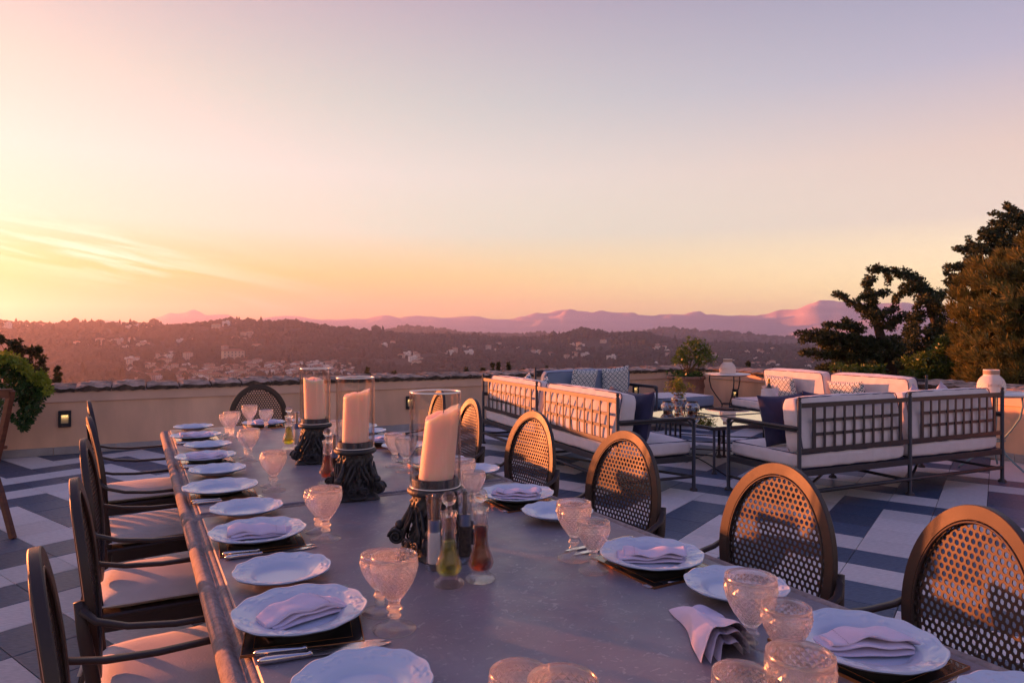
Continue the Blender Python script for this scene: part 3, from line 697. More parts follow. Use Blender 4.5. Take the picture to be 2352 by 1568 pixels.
for tt, ss, d, lb in ((-1.755, 1.415, -25, 'nearest oval chair on the right side, mostly in shade, cut by the right edge'), (-1.196, 1.451, -5, 'second oval chair on the right side, orange top, behind two goblets'),
                      (-.434, 1.492, 2, 'third oval chair on the right side, behind the plate with a folded napkin'), (.347, 1.535, 3, 'fourth oval chair on the right side, in front of the sunlit sofa back'),
                      (1.114, 1.562, -5, 'fifth oval chair on the right side, beside the nearest candle glass'), (1.818, 1.653, -9, 'farthest oval chair on the right side, seen through the nearest candle glass')):
    chair(tt, ss, FS + 180 + d, lb)
hp = W3(592, 883, .99); dd = hp - T_ORG
chair(dd.dot(T_AX), dd.dot(S_AX), FS - 90, 'oval chair at the far head of the table, dark against the ochre wall')
# ------------------------------------------------------------------ things on the table
m_por = mat('white_porcelain', (.54, .60, .72), .26, spec=.5, coat=.2)
m_porc = m_por
def plate_mesh(R0, name, seed):
    """scalloped rim, embossed with leaves and fruit"""
    g = random.Random(seed); nt_, nr_ = 144, 26; b = MB(); top = []; prof = []
    lumps = []
    for k in range(6):
        a0 = k * math.pi / 3 + .3
        for q in range(15): lumps.append((a0 + g.gauss(0, .15), g.uniform(.76, .93), g.uniform(.018, .038), g.uniform(.5, 1.0), g.uniform(0, 3.1), g.uniform(1.2, 3.2)))
        for q in range(6): lumps.append((a0 + .5 + g.gauss(0, .09), g.uniform(.79, .92), g.uniform(.014, .028), g.uniform(.3, .8), g.uniform(0, 3.1), g.uniform(1.5, 3.8)))
    def rim(th): return 1 + .010 * math.cos(12 * th + .4) * (1 if math.cos(6 * th) > -.3 else .5) + .006 * math.cos(6 * th + 1)
    def zt(u): # u 0..1 of radius
        if u < .52: return .0045
        if u < .66: k = (u - .52) / .14; return .0045 + .0115 * (k * k * (3 - 2 * k))
        k = (u - .66) / .34; return .016 + .0105 * k ** .9
    us = [0.001, .15, .3, .44, .5, .54, .58, .62, .66] + [.68 + .32 * i / 19 for i in range(20)]
    def f(sg):
        def fn(i, j):
            th = 2 * math.pi * i; u = us[min(int(round(j * (len(us) - 1))), len(us) - 1)]; r = R0 * u * (1 + (rim(th) - 1) * max(0, (u - .6) / .4))
            z = zt(u)
            if sg > 0 and u > .68:
                e = 0
                for a, c, sz, h, ro, el in lumps:
                    da = (th - a + math.pi) % (2 * math.pi) - math.pi
                    if abs(da) > .25: continue
                    dx = da * u; dy = u - c; x2 = dx * math.cos(ro) + dy * math.sin(ro); y2 = -dx * math.sin(ro) + dy * math.cos(ro)
                    q = (x2 / sz) ** 2 / el + (y2 / sz) ** 2 * el
                    if q < 6: e = max(e, h * math.exp(-q * .9))
                z += .0034 * e * min(1, (u - .68) / .04)
                if u > .97: z += .0010
                z += .0012 * math.cos(12 * th + .4) * (u - .68) / .32
            if sg < 0:
                z -= .0038 if u < .985 else .0012
                if u > .5: z -= .002 * (1 - abs(u - .75) * 2)
                if .38 < u < .47: z = -.0000
                z = max(z, 0.0) if u < .5 else max(z, .002)
            return (r * math.cos(th), r * math.sin(th), z)
        return fn
    b.grid(f(1), nt_, len(us), None, True, False); o = len(b.f); b.grid(f(-1), nt_, len(us), None, True, False)
    n_ = len(us); off = nt_ * n_
    b.f[:o] = [q[::-1] for q in b.f[:o]] if False else b.f[:o]
    for i in range(nt_):
        a_ = i * n_ + n_ - 1; c_ = ((i + 1) % nt_) * n_ + n_ - 1; b.f.append((a_, c_, c_ + off, a_ + off)); b.sm.append(True)
    return b.mesh(name, m_por)
PL = plate_mesh(.1375, 'dinner_plate', 1); PS = plate_mesh(.1175, 'side_plate', 2)
ZM = TZ + .0062
m_mat = mat('black_lacquer', (.012, .010, .009), .16, spec=.6, coat=.5); m_gold = mat('copper_edge', (.48, .21, .085), .32, metal=.9)
mm_ = MB(); mm_.box((0, 0, .0030), (.228, .258, .005), None, .0012); MATM = mm_.mesh('board', m_mat)
mm_ = MB()
for x, y, w_, d_ in ((0, .1295, .232, .0016), (0, -.1295, .232, .0016), (.1148, 0, .0016, .2574), (-.1148, 0, .0016, .2574)): mm_.box((x, y, .0030), (w_, d_, .0058))
mm_.box((0, .106, .0057), (.188, .0012, .0004)); mm_.box((0, -.106, .0057), (.188, .0012, .0004)); mm_.box((.094, 0, .0057), (.0012, .212, .0004)); mm_.box((-.094, 0, .0057), (.0012, .212, .0004))
MATE = mm_.mesh('gilt_edge', m_gold)
def placemat(p, rz, label):
    r = thing('placemat', label, 'placemat', (p.x, p.y, TZ), rz, 'black lacquered placemats'); obj('board', MATM, r); obj('gilt_edge', MATE, r)
# folded napkins
m_nap = mat('lilac_linen', (.66, .57, .72), .92, var=.04, vscale=30, bump=.0022, bscale=24, sheen=.15)
m_hem = mat('hem_stitch', (.42, .34, .46), .95)
def napkin_mesh(seed, L_=.175, Wd=.078, loops=3):
    """linen folded into a soft flat roll: layered edge at one end, one rounded long side"""
    g = random.Random(seed); b = MB(); ph = g.uniform(0, 6); ph2 = g.uniform(0, 6)
    for k in range(loops):
        k0 = k / loops; th_ = .008
        def fn(u, v, k=k):
            x = (u - .5) * L_ * (1 - .03 * k) + (.006 * k if k % 2 else -.004 * k)
            a = v * 2 * math.pi; cx, cz = math.cos(a), math.sin(a)
            y = cx * Wd * (.5 - .035 * k) * (1 - .10 * abs(2 * u - 1) ** 3); zc = .0045 + k * .0078
            z = zc + math.copysign(abs(cz) ** .7, cz) * .0046 * (1 + .9 * (k == loops - 1) * (.5 - .5 * cx) * .8)
            lift = .005 * math.sin(u * 5 + ph) * (k + 1) / loops + .0045 * math.sin(u * 13 + ph2 + y * 30) * (k + .5) / loops + .004 * math.sin(y * 60 + ph) * k / loops
            z += lift + .010 * (k / loops) * (1 - abs(2 * u - 1) ** 2.0) * (.6 + .4 * cx)
            y += .006 * math.sin(u * 4 + ph2 + k) + .010 * (u - .5) * math.sin(ph + k)
            return (x, y, max(z, .0006 + .0003 * k))
        b.grid(fn, 30, 26, None, False, True)
        for e in (0, 29): b.f.append(tuple(len(b.v) - 30 * 26 + e * 26 + q for q in range(26))); b.sm.append(False)
    return b.mesh('napkin', m_nap)
NAPS = [napkin_mesh(i) for i in range(5)]
st_ = MB()
for q in range(34): st_.box((-.055 + .0006 * math.sin(q), -.034 + q * .0020, .0290 + .0018 * math.sin(q * .2)), (.0022, .0007, .0006))
NAPL = {}
HEM = []
for k_ in range(5):
    me_ = NAPS[k_]; b_ = MB(); base_ = 2 * 30 * 26
    for i_ in (24,):
        for q in range(1, 13): c_ = me_.vertices[base_ + i_ * 26 + q].co; b_.box((c_.x, c_.y, c_.z + .0004), (.0014, .0026, .0006))
    HEM.append(b_.mesh('hem_stitching', m_hem))
def napkin(p, rz, label, k=0, z=0.0):
    hem_ = HEM[k % 5]
    o = obj('napkin', NAPS[k % 5], None, (p.x, p.y, z), (0, 0, rz)); tag(o, label, 'napkin', 'folded lilac napkins'); tag(obj('hem_stitching', hem_, o), kind='stuff'); return o
# cutlery
m_sil = mat('silver', (.62, .58, .58), .20, metal=1.0, rvar=.06); m_blade = mat('steel_blade', (.55, .55, .58), .16, metal=1.0)
def knife_meshes():
    h = MB(); h.tube([(0, 0, .0058), (.004, 0, .0060), (.012, 0, .0062), (.035, 0, .0060), (.06, 0, .0056), (.078, 0, .0052), (.082, 0, .0060), (.086, 0, .0050)], [.35, .75, 1, 1, .82, .68, .8, .62], 12, flat=(.0072, .0056, (0, 0, 1)))
    bl = MB(); vs = []; pts = [(.086, -.004, .005), (.10, -.0062, .0075), (.14, -.0070, .0085), (.18, -.0066, .0085), (.205, -.0035, .0070), (.218, .0020, .0035)]
    for x, y0, y1 in pts:
        z = .0042 - (x - .086) * .012
        vs += [(x, y0, z - .0009), (x, y1, z - .0009), (x, y1, z + .0009), (x, y0, z + .0004)]
    n = len(pts); fs = [(i * 4 + k, (i + 1) * 4 + k, (i + 1) * 4 + (k + 1) % 4, i * 4 + (k + 1) % 4) for i in range(n - 1) for k in range(4)] + [((n - 1) * 4, (n - 1) * 4 + 1, (n - 1) * 4 + 2, (n - 1) * 4 + 3)]
    bl.add(vs, [f[::-1] for f in fs], False); return h.mesh('handle', m_sil), bl.mesh('blade', m_blade)
KH, KB = knife_meshes()
fk = MB(); fk.tube([(0, 0, .006), (.006, 0, .0062), (.03, 0, .0058), (.08, 0, .004), (.12, 0, .005), (.14, 0, .0062)], [.5, 1, .95, .5, .4, .6], 10, flat=(.0070, .0022, (0, 0, 1))); FH = fk.mesh('handle', m_sil)
fk = MB(); fk.grid(lambda u, v: (.138 + u * .03, (v - .5) * (.010 + .013 * min(1, u * 2)), .0062 + .004 * (u - u * u) - .003 * u + .001 * (2 * v - 1) ** 2), 6, 5)
for q in range(4): fk.tube([(.166, (q - 1.5) * .0056, .0035), (.185, (q - 1.5) * .0056, .0030), (.205, (q - 1.5) * .0054, .0052)], [1, .9, .5], 6, flat=(.0015, .0011, (0, 0, 1)))
FT = fk.mesh('tines', m_blade)
def knife(p, rz, label):
    r = thing('knife', label, 'knife', (p.x, p.y, TZ), rz, 'knives of the table settings'); [setattr(obj(n_, m_, r), 'scale', (1.14, 1.2, 1.15)) for n_, m_ in (('handle', KH), ('blade', KB))]
def fork(p, rz, label):
    r = thing('fork', label, 'fork', (p.x, p.y, TZ), rz, 'forks of the table settings'); obj('handle', FH, r); obj('tines', FT, r)
# faceted goblets
m_gl = cut_glass('cut_glass', (1.0, .97, .955)); m_ft = clear_glass('foot_glass', (1, .99, .98), .03, 1.42, .88, .26)
def goblet_mesh(hh, rm, rf):
    b = MB(); n = 48; zb = hh * .40; prof = []
    foot = [(rf * .98, 0), (rf, .0018), (rf * .96, .0034), (rf * .7, .0065), (rf * .42, .0105), (rf * .24, .0160), (rf * .20, .021), (rf * .30, .0245), (rf * .32, .0275), (rf * .22, .031), (rf * .24, .035), (rf * .38, .0395), (rf * .34, .0435), (rf * .26, .0465)]
    sc_ = zb / .056
    foot = [(r, z * sc_) for r, z in foot]
    bow_ = []; nb = 15
    for i in range(nb + 1):
        k = i / nb; r = rm * min(1.035, .28 + .80 * (1 - (1 - k) ** 2.2)) * (1 - .035 * max(0, k - .75) / .25)
        bow_.append((r, zb + (hh - zb) * k))
    def rad(th, i, r):
        """raised and sunk points alternate: the facets between them are pressed diamonds"""
        j = i - len(foot)
        if j < 1 or j > nb - 2: return r
        return r + (.0011 if (int(round(th / (2 * math.pi) * n)) + j) % 2 == 0 else -.0011) * (.6 + .4 * j / nb)
    outer = foot + bow_
    b.lathe(outer, n, None, rad, True, smooth=False)
    tri_i = {}
    for i, fc in enumerate(b.f):
        row = i // n
        if len(fc) == 4 and len(foot) <= row < len(outer) - 3: tri_i[i] = (row - len(foot) + i % n) % 2
    inner = []
    for i in range(nb, 0, -2):
        k = i / nb; r = bow_[i][0] - .0022 - .0014 * (1 - k); z = bow_[i][1]
        inner.append((max(r, .002), max(z, zb + .007)))
    inner = [(bow_[-1][0] - .0007, hh + .0005)] + inner + [(.0006, zb + .0062)]
    b2 = MB(); b2.lathe(inner, n, None, None, False, True)
    o = len(b.v); b.v += b2.v; b.f += [tuple(i + o for i in f) for f in b2.f]; b.sm += b2.sm
    to = (len(outer) - 1) * n
    b.f = [f for f in b.f if not (len(f) == n and min(f) == to)]; b.sm = b.sm[:len(b.f)] if len(b.sm) != len(b.f) else b.sm
    nf = []; ns = []
    for i, fc in enumerate(b.f):
        if i in tri_i:
            a_, b_, c_, d_ = fc; odd = tri_i[i]
            t2 = [(a_, b_, d_), (b_, c_, d_)] if odd == 0 else [(a_, b_, c_), (a_, c_, d_)]
            nf += t2; ns += [False, False]
        else: nf.append(fc); ns.append(True)
    b.f, b.sm = nf, ns
    for k in range(n): b.f.append((to + k, to + (k + 1) % n, o + (k + 1) % n, o + k)); b.sm.append(True)
    cut = (len(foot) - 2) * n; F1 = MB(); F2 = MB(); F1.v = list(b.v); F2.v = list(b.v)
    for i, fc in enumerate(b.f):
        t_ = F2 if (min(fc) < cut + n and max(fc) < cut + 2 * n and i < (len(foot) - 2) * n) or (len(fc) == n and min(fc) == 0) else F1
        t_.f.append(fc); t_.sm.append(b.sm[i])
    out = []
    for q, nm, m_ in ((F1, 'bowl', m_gl), (F2, 'foot', m_ft)):
        used = sorted({i for fc in q.f for i in fc}); mp = {a: c for c, a in enumerate(used)}; q.v = [q.v[i] for i in used]; q.f = [tuple(mp[i] for i in fc) for fc in q.f]; out.append(q.mesh(nm, m_))
    return out
GB = goblet_mesh(.155, .0475, .0455); GS = goblet_mesh(.130, .0425, .0400)
def goblet(p, big, label):
    r = thing('goblet', label, 'goblet', (p.x, p.y, TZ + .0008), random.uniform(0, 1), 'cut glass goblets on the dining table')
    for nm, me in zip(('bowl', 'foot'), GB if big else GS): obj(nm, me, r)
def rimgob(u, v, big, label):
    hgt = .155 if big else .130; q = W3(u, v, TZ + hgt); goblet(q, big, label)
def footgob(u, v, big, label): goblet(W3(u, v, TZ), big, label)

# settings, left row: (t, s) of dinner plate; (t, s) of side plate
LP = [((-1.056, .113), (-.776, .127), True, 'near left'), ((-.387, .127), (-.075, .137), True, 'second'), ((.321, .095), (.70, .120), False, 'third'), ((1.084, .105), (1.457, .145), True, 'fourth'), ((1.875, .116), (2.300, .132), True, 'fifth')]
WHO_L = ['nearest chair on the left', 'second left chair', 'third left chair', 'fourth left chair', 'farthest left chair']
nk = 0
for i, (dp, sp, nap, nm) in enumerate(LP):
    w_ = WHO_L[i]; p = TS(*dp); placemat(TS(dp[0] - .010, dp[1] + .005), TA - R((12, 4, 2, 0, 0)[i]), 'black placemat under the dinner plate before the ' + w_)
    o = obj('dinner_plate', PL, None, (p.x, p.y, ZM), (0, 0, random.uniform(0, 6))); tag(o, ('white dinner plate with a folded napkin on it before the ' if nap else 'empty white dinner plate before the ') + w_, 'plate', 'embossed white dinner plates')
    q = TS(*sp); o = obj('side_plate', PS, None, (q.x, q.y, TZ + .006 + .0006), (0, 0, random.uniform(0, 6))); tag(o, 'white side plate just beyond the dinner plate of the ' + w_, 'plate', 'embossed white side plates')
    if nap: napkin(p + S_AX * .004 - T_AX * .004, TA + R((12, -8, 0, -6, 4)[i]), 'folded lilac napkin on the dinner plate of the ' + w_, i, ZM + .0062)
    a = TS(dp[0] - .118, dp[1] - .112); knife(a, TA + R((-14, -5, -2, 0, 0)[i]), 'silver knife nearer the plate before the ' + w_); a = TS(dp[0] - .155, dp[1] - .110); knife(a, TA + R((-9, -2, 1, 2, 1)[i]), 'silver knife farther from the plate before the ' + w_)
    fork(TS(dp[0] + .155, dp[1] - .06), TA - R(2), 'silver fork tucked between both plates of the ' + w_)
q = TS(-1.42, .140); o = obj('side_plate', PS, None, (q.x, q.y, TZ + .0066), (0, 0, 1.1)); tag(o, 'white side plate cut by the bottom edge, before the two nearest knives', 'plate', 'embossed white side plates')
RP = [((-1.729, 1.029), (-2.02, 1.045), True), ((-1.128, 1.015), (-1.40, 1.038), True), ((-.334, 1.047), (-.63, 1.036), True), ((.42, 1.05), (.155, 1.10), True), ((1.186, 1.044), (.92, 1.06), True), ((1.80, 1.05), (1.56, 1.05), False)]
WHO_R = ['nearest chair on the right', 'second right chair', 'third right chair', 'fourth right chair', 'fifth right chair', 'farthest right chair']
for i, (dp, sp, nap) in enumerate(RP):
    w_ = WHO_R[i]; p = TS(*dp); placemat(TS(dp[0] - (.015 if i else 0), dp[1]), TA, 'black placemat under the dinner plate before the ' + w_)
    o = obj('dinner_plate', PL, None, (p.x, p.y, ZM), (0, 0, random.uniform(0, 6))); tag(o, ('white dinner plate with a folded napkin on it before the ' if nap else 'empty white dinner plate before the ') + w_, 'plate', 'embossed white dinner plates')
    q = TS(*sp); o = obj('side_plate', PS, None, (q.x, q.y, TZ + .0066), (0, 0, random.uniform(0, 6))); tag(o, 'white side plate left of the place of the ' + w_, 'plate', 'embossed white side plates')
    if nap: napkin(p + T_AX * .0, TA + R((-28, -36, -40, -20, -30, 0)[i]) + math.pi, 'folded lilac napkin on the dinner plate of the ' + w_, i + 2, ZM + .0062)
    fork(TS(dp[0] - .150, dp[1] + .075), TA + math.pi - R(6), 'silver fork beside the placemat of the ' + w_)
    if i in (1, 2, 3):
        knife(TS(dp[0] + .168, dp[1] + .10), TA + math.pi + R(2), 'silver knife nearer the plate before the ' + w_); knife(TS(dp[0] + .20, dp[1] + .10), TA + math.pi, 'silver knife farther from the plate before the ' + w_)
hq = TS(2.300, .563); placemat(TS(2.295, .575), TA + math.pi / 2, 'black placemat at the far head of the table')
tag(obj('dinner_plate', PL, None, (hq.x, hq.y, ZM), (0, 0, .4)), 'white dinner plate at the far head of the table with a napkin', 'plate', 'embossed white dinner plates')
napkin(hq + S_AX * .03, TA + R(8), 'folded lilac napkin on the plate at the far head of the table', 1, ZM + .0062)
hs = TS(2.28, .86); tag(obj('side_plate', PS, None, (hs.x, hs.y, TZ + .0066), (0, 0, 2)), 'white side plate at the far head of the table behind the farthest candle', 'plate', 'embossed white side plates')
footgob(906, 1445, True, 'large cut glass goblet nearest the camera on the left side'); footgob(873, 1406, False, 'small goblet half hidden behind the nearest large goblet on the left')
footgob(748, 1239, True, 'large goblet standing alone in front of the middle candle pillar'); footgob(731, 1221, False, 'small goblet hidden behind the goblet in front of the middle candle pillar')
footgob(629, 1127, True, 'large goblet beside the empty dinner plate of the third left chair'); footgob(622, 1115, False, 'small goblet hidden behind the goblet of the third left chair')
footgob(573, 1058, True, 'large goblet beside the plates of the fourth left chair'); footgob(566, 1051, False, 'small goblet hidden behind the goblet of the fourth left chair')
footgob(532, 1005, True, 'large goblet beside the plates of the farthest left chair'); footgob(521, 1000, False, 'small goblet hidden behind the goblet of the farthest left chair')
footgob(573, 985, True, 'large goblet in front of the chair at the far head of the table'); footgob(611, 987, False, 'small goblet in front of the napkin at the far head of the table')
footgob(1318, 1282, True, 'tall goblet behind the smaller one beside the third right chair setting'); footgob(1363, 1311, False, 'small goblet beside the napkin plate of the second right chair')
footgob(1724, 1510, True, 'tall goblet standing in the loose napkin near the right side'); rimgob(1806, 1391, False, 'small goblet between the tall goblet and the plate of the nearest right chair')
rimgob(1838, 1500, True, 'large goblet at the bottom right, cut by the bottom edge'); rimgob(1706, 1545, False, 'small goblet at the bottom right of which only the rim shows')
rimgob(1192, 1541, False, 'left of two goblet rims at the bottom middle edge'); rimgob(1293, 1560, True, 'right of two goblet rims at the bottom middle edge')
rimgob(1062, 1055, True, 'tall goblet behind the right side of the nearest candle glass'); rimgob(1087, 1083, False, 'small goblet right of the nearest candle glass, before the fourth right plate')
footgob(907, 1071, True, 'tall goblet between the middle and nearest candle glasses'); footgob(932, 1083, True, 'second goblet left of the nearest candle glass, in front of the tall one')
footgob(766, 1032, True, 'goblet seen between the two farther candle glasses'); footgob(790, 1038, False, 'small goblet seen through the middle candle glass')

# loose napkin that stands crumpled round the goblet near the right corner
def loose(u, v, k=1.0, lift=0.0):
    """a linen cone: closed tip at u = 0, open folded mouth at u = 1"""
    b_ = v * 2 - 1; hw = .006 + .060 * u ** .85 * k
    y = b_ * hw + .012 * math.sin(u * 3.0) + .004 * math.sin(u * 9 + b_ * 2); h = .060 * k * u ** .62 * max(0, 1 - abs(b_) ** 2.4) ** .62
    h *= 1 + .10 * math.sin(u * 7 + b_ * 3); h += .004 * math.sin(b_ * 9 + u * 6) * u
    return (u * .235 * (1 + .05 * math.sin(b_ * 4)) , y, max(h, .0008) + lift)
ln_ = MB(); ln_.grid(loose, 46, 34)
ln_.grid(lambda u, v: (lambda p: (p[0] + .006, p[1] * .90, p[2]))(loose(.25 + u * .75, v, .80)), 34, 26)
ln_.grid(lambda u, v: (lambda p: (p[0] + .010, p[1] * .86, p[2]))(loose(.45 + u * .55, v, .52)), 24, 20)
tip_, end_ = W3(1545, 1400, TZ), W3(1695, 1530, TZ); dv = end_ - tip_
lo = ln_.build('napkin', m_nap, None, loc=(tip_.x, tip_.y, TZ + .0008), rot=math.atan2(dv.y, dv.x)); tag(lo, 'loose crumpled lilac napkin lying on the bare table before the goblets', 'napkin', 'folded lilac napkins')
ln2 = MB()
def flap(u, v):
    x = .03 + u * .15; y = .015 + v * (.075 * (1 - .35 * u)); return (x, y, .004 + .012 * math.sin(v * 3.1) * (1 - u * .5) + .004 * math.sin(u * 9 + v * 5))
ln2.grid(flap, 22, 14); ln2.grid(lambda u, v: (lambda p: (p[0] + .004, p[1] - .004, max(.001, p[2] - .004)))(flap(u, v)), 22, 14); ln2.build('loose_fold', m_nap, lo)

# candle pillars: inverted carved capital, glass cylinder, thick candle
m_cap = mat('black_carved_wood', (.030, .028, .031), .55, var=.35, vscale=30, bump=.0022, bscale=90, rvar=.12, spec=.5, detail=8)
m_wax = mat('cream_wax', (.95, .70, .55), .5, sub=.85, var=.02, vscale=5); m_wick = mat('wick', (.05, .04, .03), .9)
m_tg = thin_glass('hurricane_glass'); m_rim = mat('glass_rim', (.85, .80, .74), .15, spec=.8, coat=.5)
def capital():
    b = MB(); Hc = .170; nz, na_ = 46, 120
    def fn(i, j):
        th = 2 * math.pi * i; k = j; z = k * Hc
        sq = max(abs(math.cos(th)), abs(math.sin(th))); cc = abs(math.sin(2 * th))          # cc 1 on the diagonals
        rr = .061 + .020 * max(0, 1 - k * 2.6) ** 1.2
        mixs = max(0, 1 - k / .30) ** .9
        rs = min(rr / sq, rr * 1.30) * (1 - .07 * (1 - cc)); r = rr * (1 - mixs) + rs * mixs
        if k > .16:
            fl = math.sin(th * 8 + math.sin(z * 90) * .5) ; lf = math.sin(th * 4)
            am = min(1, (k - .16) / .08) * min(1, (1.02 - k) / .15)
            r += am * (.0034 * fl + .0020 * math.sin(th * 24 + z * 120) + .0020 * math.sin(th * 16 - z * 210))
            tier = (k * 2.3) % 1.0; r += am * .0085 * max(0, tier - .30) * (.5 + .5 * math.cos(th * 8))
        elif k < .10: r += .004 * (1 if k > .012 else .2)
        if .10 < k < .16: r -= .004
        return (r * math.cos(th), r * math.sin(th), z)
    b.grid(fn, na_, nz, None, True, False); b.f = [f for f in b.f]
    b.f.append(tuple(i * nz for i in range(na_))[::-1]); b.sm.append(False); b.f.append(tuple(i * nz + nz - 1 for i in range(na_))); b.sm.append(False)
    return b
capm = capital().mesh('carved_body', m_cap)
cb_ = MB(); cb_.lathe([(.062, .165), (.073, .168), (.0785, .173), (.079, .180), (.075, .186), (.070, .187), (.0695, .186), (.0655, .188), (.0655, .210), (.063, .2125), (.058, .2125), (.057, .208), (.057, .190), (.0005, .190)], 48); capc = cb_.mesh('collar', m_cap)
def spiral(R0, turns, n): return [(R0 * (1 - .85 * i / n) * math.cos(turns * 2 * math.pi * i / n), R0 * (1 - .85 * i / n) * math.sin(turns * 2 * math.pi * i / n)) for i in range(n + 1)]
vo = MB()   # one corner volute, along the +x diagonal
vo.lathe([(.0005, -.011), (.021, -.011), (.0225, -.007), (.0215, 0), (.0225, .007), (.021, .011), (.0005, .011)], 24, Matrix.Translation((.109, 0, .046)) @ Matrix.Rotation(R(90), 4, 'X'))
for sg in (-1, 1):
    vo.tube([(.109 + x, sg * (.0125 + .004 * i / 40), .046 + z) for i, (x, z) in enumerate(spiral(.0225, 2.1, 40))], [.0042 * (1 - .5 * i / 40) for i in range(41)], 8)
    vo.tube([(.088, sg * .012, .050), (.080, sg * .018, .080), (.070, sg * .024, .105), (.062, sg * .030, .13)], [.0065, .0060, .0050, .003], 8)
vo.ball((.101, 0, .077), .0135, 12, 8); vo.tube([(.096, 0, .075), (.084, 0, .095), (.074, 0, .115), (.066, 0, .14)], [.010, .010, .008, .004], 8)
vom = vo.mesh('volute', m_cap)
sh = MB()  # shell and scrolls of one face, on +y
for q in range(9):
    a = R(180 * q / 8); sh.tube([(.004 * math.cos(a), .083, .030 + .004 * math.sin(a)), (.014 * math.cos(a), .088, .030 + .016 * math.sin(a)), (.021 * math.cos(a), .084, .030 + .024 * math.sin(a))], [.0012, .0030, .0026], 6)
for sg in (-1, 1):
    sh.tube([(sg * (.030 - .004) - x * sg, .083 + .003 * math.sin(i * .1), .034 + z) for i, (x, z) in enumerate(spiral(.015, 1.6, 26))], [.0040 * (1 - .4 * i / 26) for i in range(27)], 7)
    sh.tube([(sg * .040, .080, .046), (sg * .034, .078, .072), (sg * .018, .074, .098), (sg * .008, .070, .13)], [.004, .0045, .0045, .002], 7)
sh.tube([(-.034, .083, .020), (-.02, .088, .012), (0, .090, .008), (.02, .088, .012), (.034, .083, .020)], .0040, 7)
shm = sh.mesh('shell_ornament', m_cap)
gcy = MB(); gcy.lathe([(.0715, .186), (.0720, .30), (.0720, .452)], 64, None, None, False); gcy.lathe([(.0690, .188), (.0695, .30), (.0695, .452)], 64, None, None, False); gcm = gcy.mesh('glass_cylinder', m_tg)
grm = MB(); grm.lathe([(.0693, .4505), (.0690, .4530), (.0700, .4548), (.0714, .4548), (.0723, .4530), (.0720, .4505)], 64, None, None, False); grm.lathe([(.0688, .188), (.0722, .188), (.0722, .1905), (.0688, .1905)], 64, None, None, False); grmm = grm.mesh('glass_rim', m_rim)
def candle_bm(tilt, topd, seed, Hk):
    b = MB(); g = random.Random(seed)
    def fn(i, j):
        th = 2 * math.pi * i; k = j; r = .0490 * (1 + .010 * math.sin(th * 2 + seed))
        zt = Hk * (1 + topd * .5 * math.cos(th - seed) + .018 * math.sin(th * 3 + seed) + .008 * math.sin(th * 7)); z = .190 + k * zt
        return (r * math.cos(th) + tilt * k * .018, r * math.sin(th), z)
    b.grid(fn, 64, 24, None, True, False); o = [b.v[i * 24 + 23] for i in range(64)]; cz = sum(p[2] for p in o) / 64; cx = sum(p[0] for p in o) / 64
    st = len(b.v)
    for rr, dz in ((.92, .001), (.8, -.004), (.5, -.012), (.02, -.014)):
        for p in o: b.v.append((cx + (p[0] - cx) * rr, p[1] * rr, cz + (p[2] - cz) * rr + dz))
    for i in range(64):
        q = (i + 1) % 64; b.f.append((i * 24 + 23, q * 24 + 23, st + q, st + i)); b.sm.append(True)
        for k in range(3): b.f.append((st + k * 64 + i, st + k * 64 + q, st + (k + 1) * 64 + q, st + (k + 1) * 64 + i)); b.sm.append(True)
    return b
def pillar(p, rz, label, clabel, tilt, topd, seed, Hk, crz):
    r = thing('candle_pillar', label, 'candle holder', (p.x, p.y, TZ + .0006), rz, 'carved candle pillars down the middle of the table')
    obj('carved_body', capm, r); obj('collar', capc, r)
    for k in range(4): obj('volute', vom, r, rot=R(45 + 90 * k)); obj('shell_ornament', shm, r, rot=R(90 * k))
    g = obj('glass_cylinder', gcm, r); obj('glass_rim', grmm, g)
    c = thing('candle', clabel, 'candle', (p.x, p.y, TZ + .0006), crz, 'thick cream candles')
    candle_bm(tilt, topd, seed, Hk).build('wax', m_wax, c); wk = MB(); wk.tube([(tilt * .018, 0, .190 + Hk * .93), (tilt * .018 + .002, 0, .190 + Hk * 1.0 + .004)], .0012, 6); wk.build('wick', m_wick, c)
C1, C2, C3 = Vector((-.957, 3.32, 0)), Vector((-.596, 2.595, 0)), Vector((-.217, 1.93, 0))
pillar(C1, TA - R(22), 'farthest carved black candle pillar with its glass cylinder', 'thick cream candle in the farthest glass cylinder', -.4, .06, 2.9, .212, 0)
pillar(C2, TA - R(8), 'middle carved black candle pillar with its glass cylinder', 'thick cream candle in the middle glass cylinder', .35, .12, .2, .205, 0)
pillar(C3, TA + R(14), 'nearest carved black candle pillar, behind the cruets', 'leaning slant topped cream candle in the nearest glass cylinder', 1.2, .19, .25, .205, R(0))

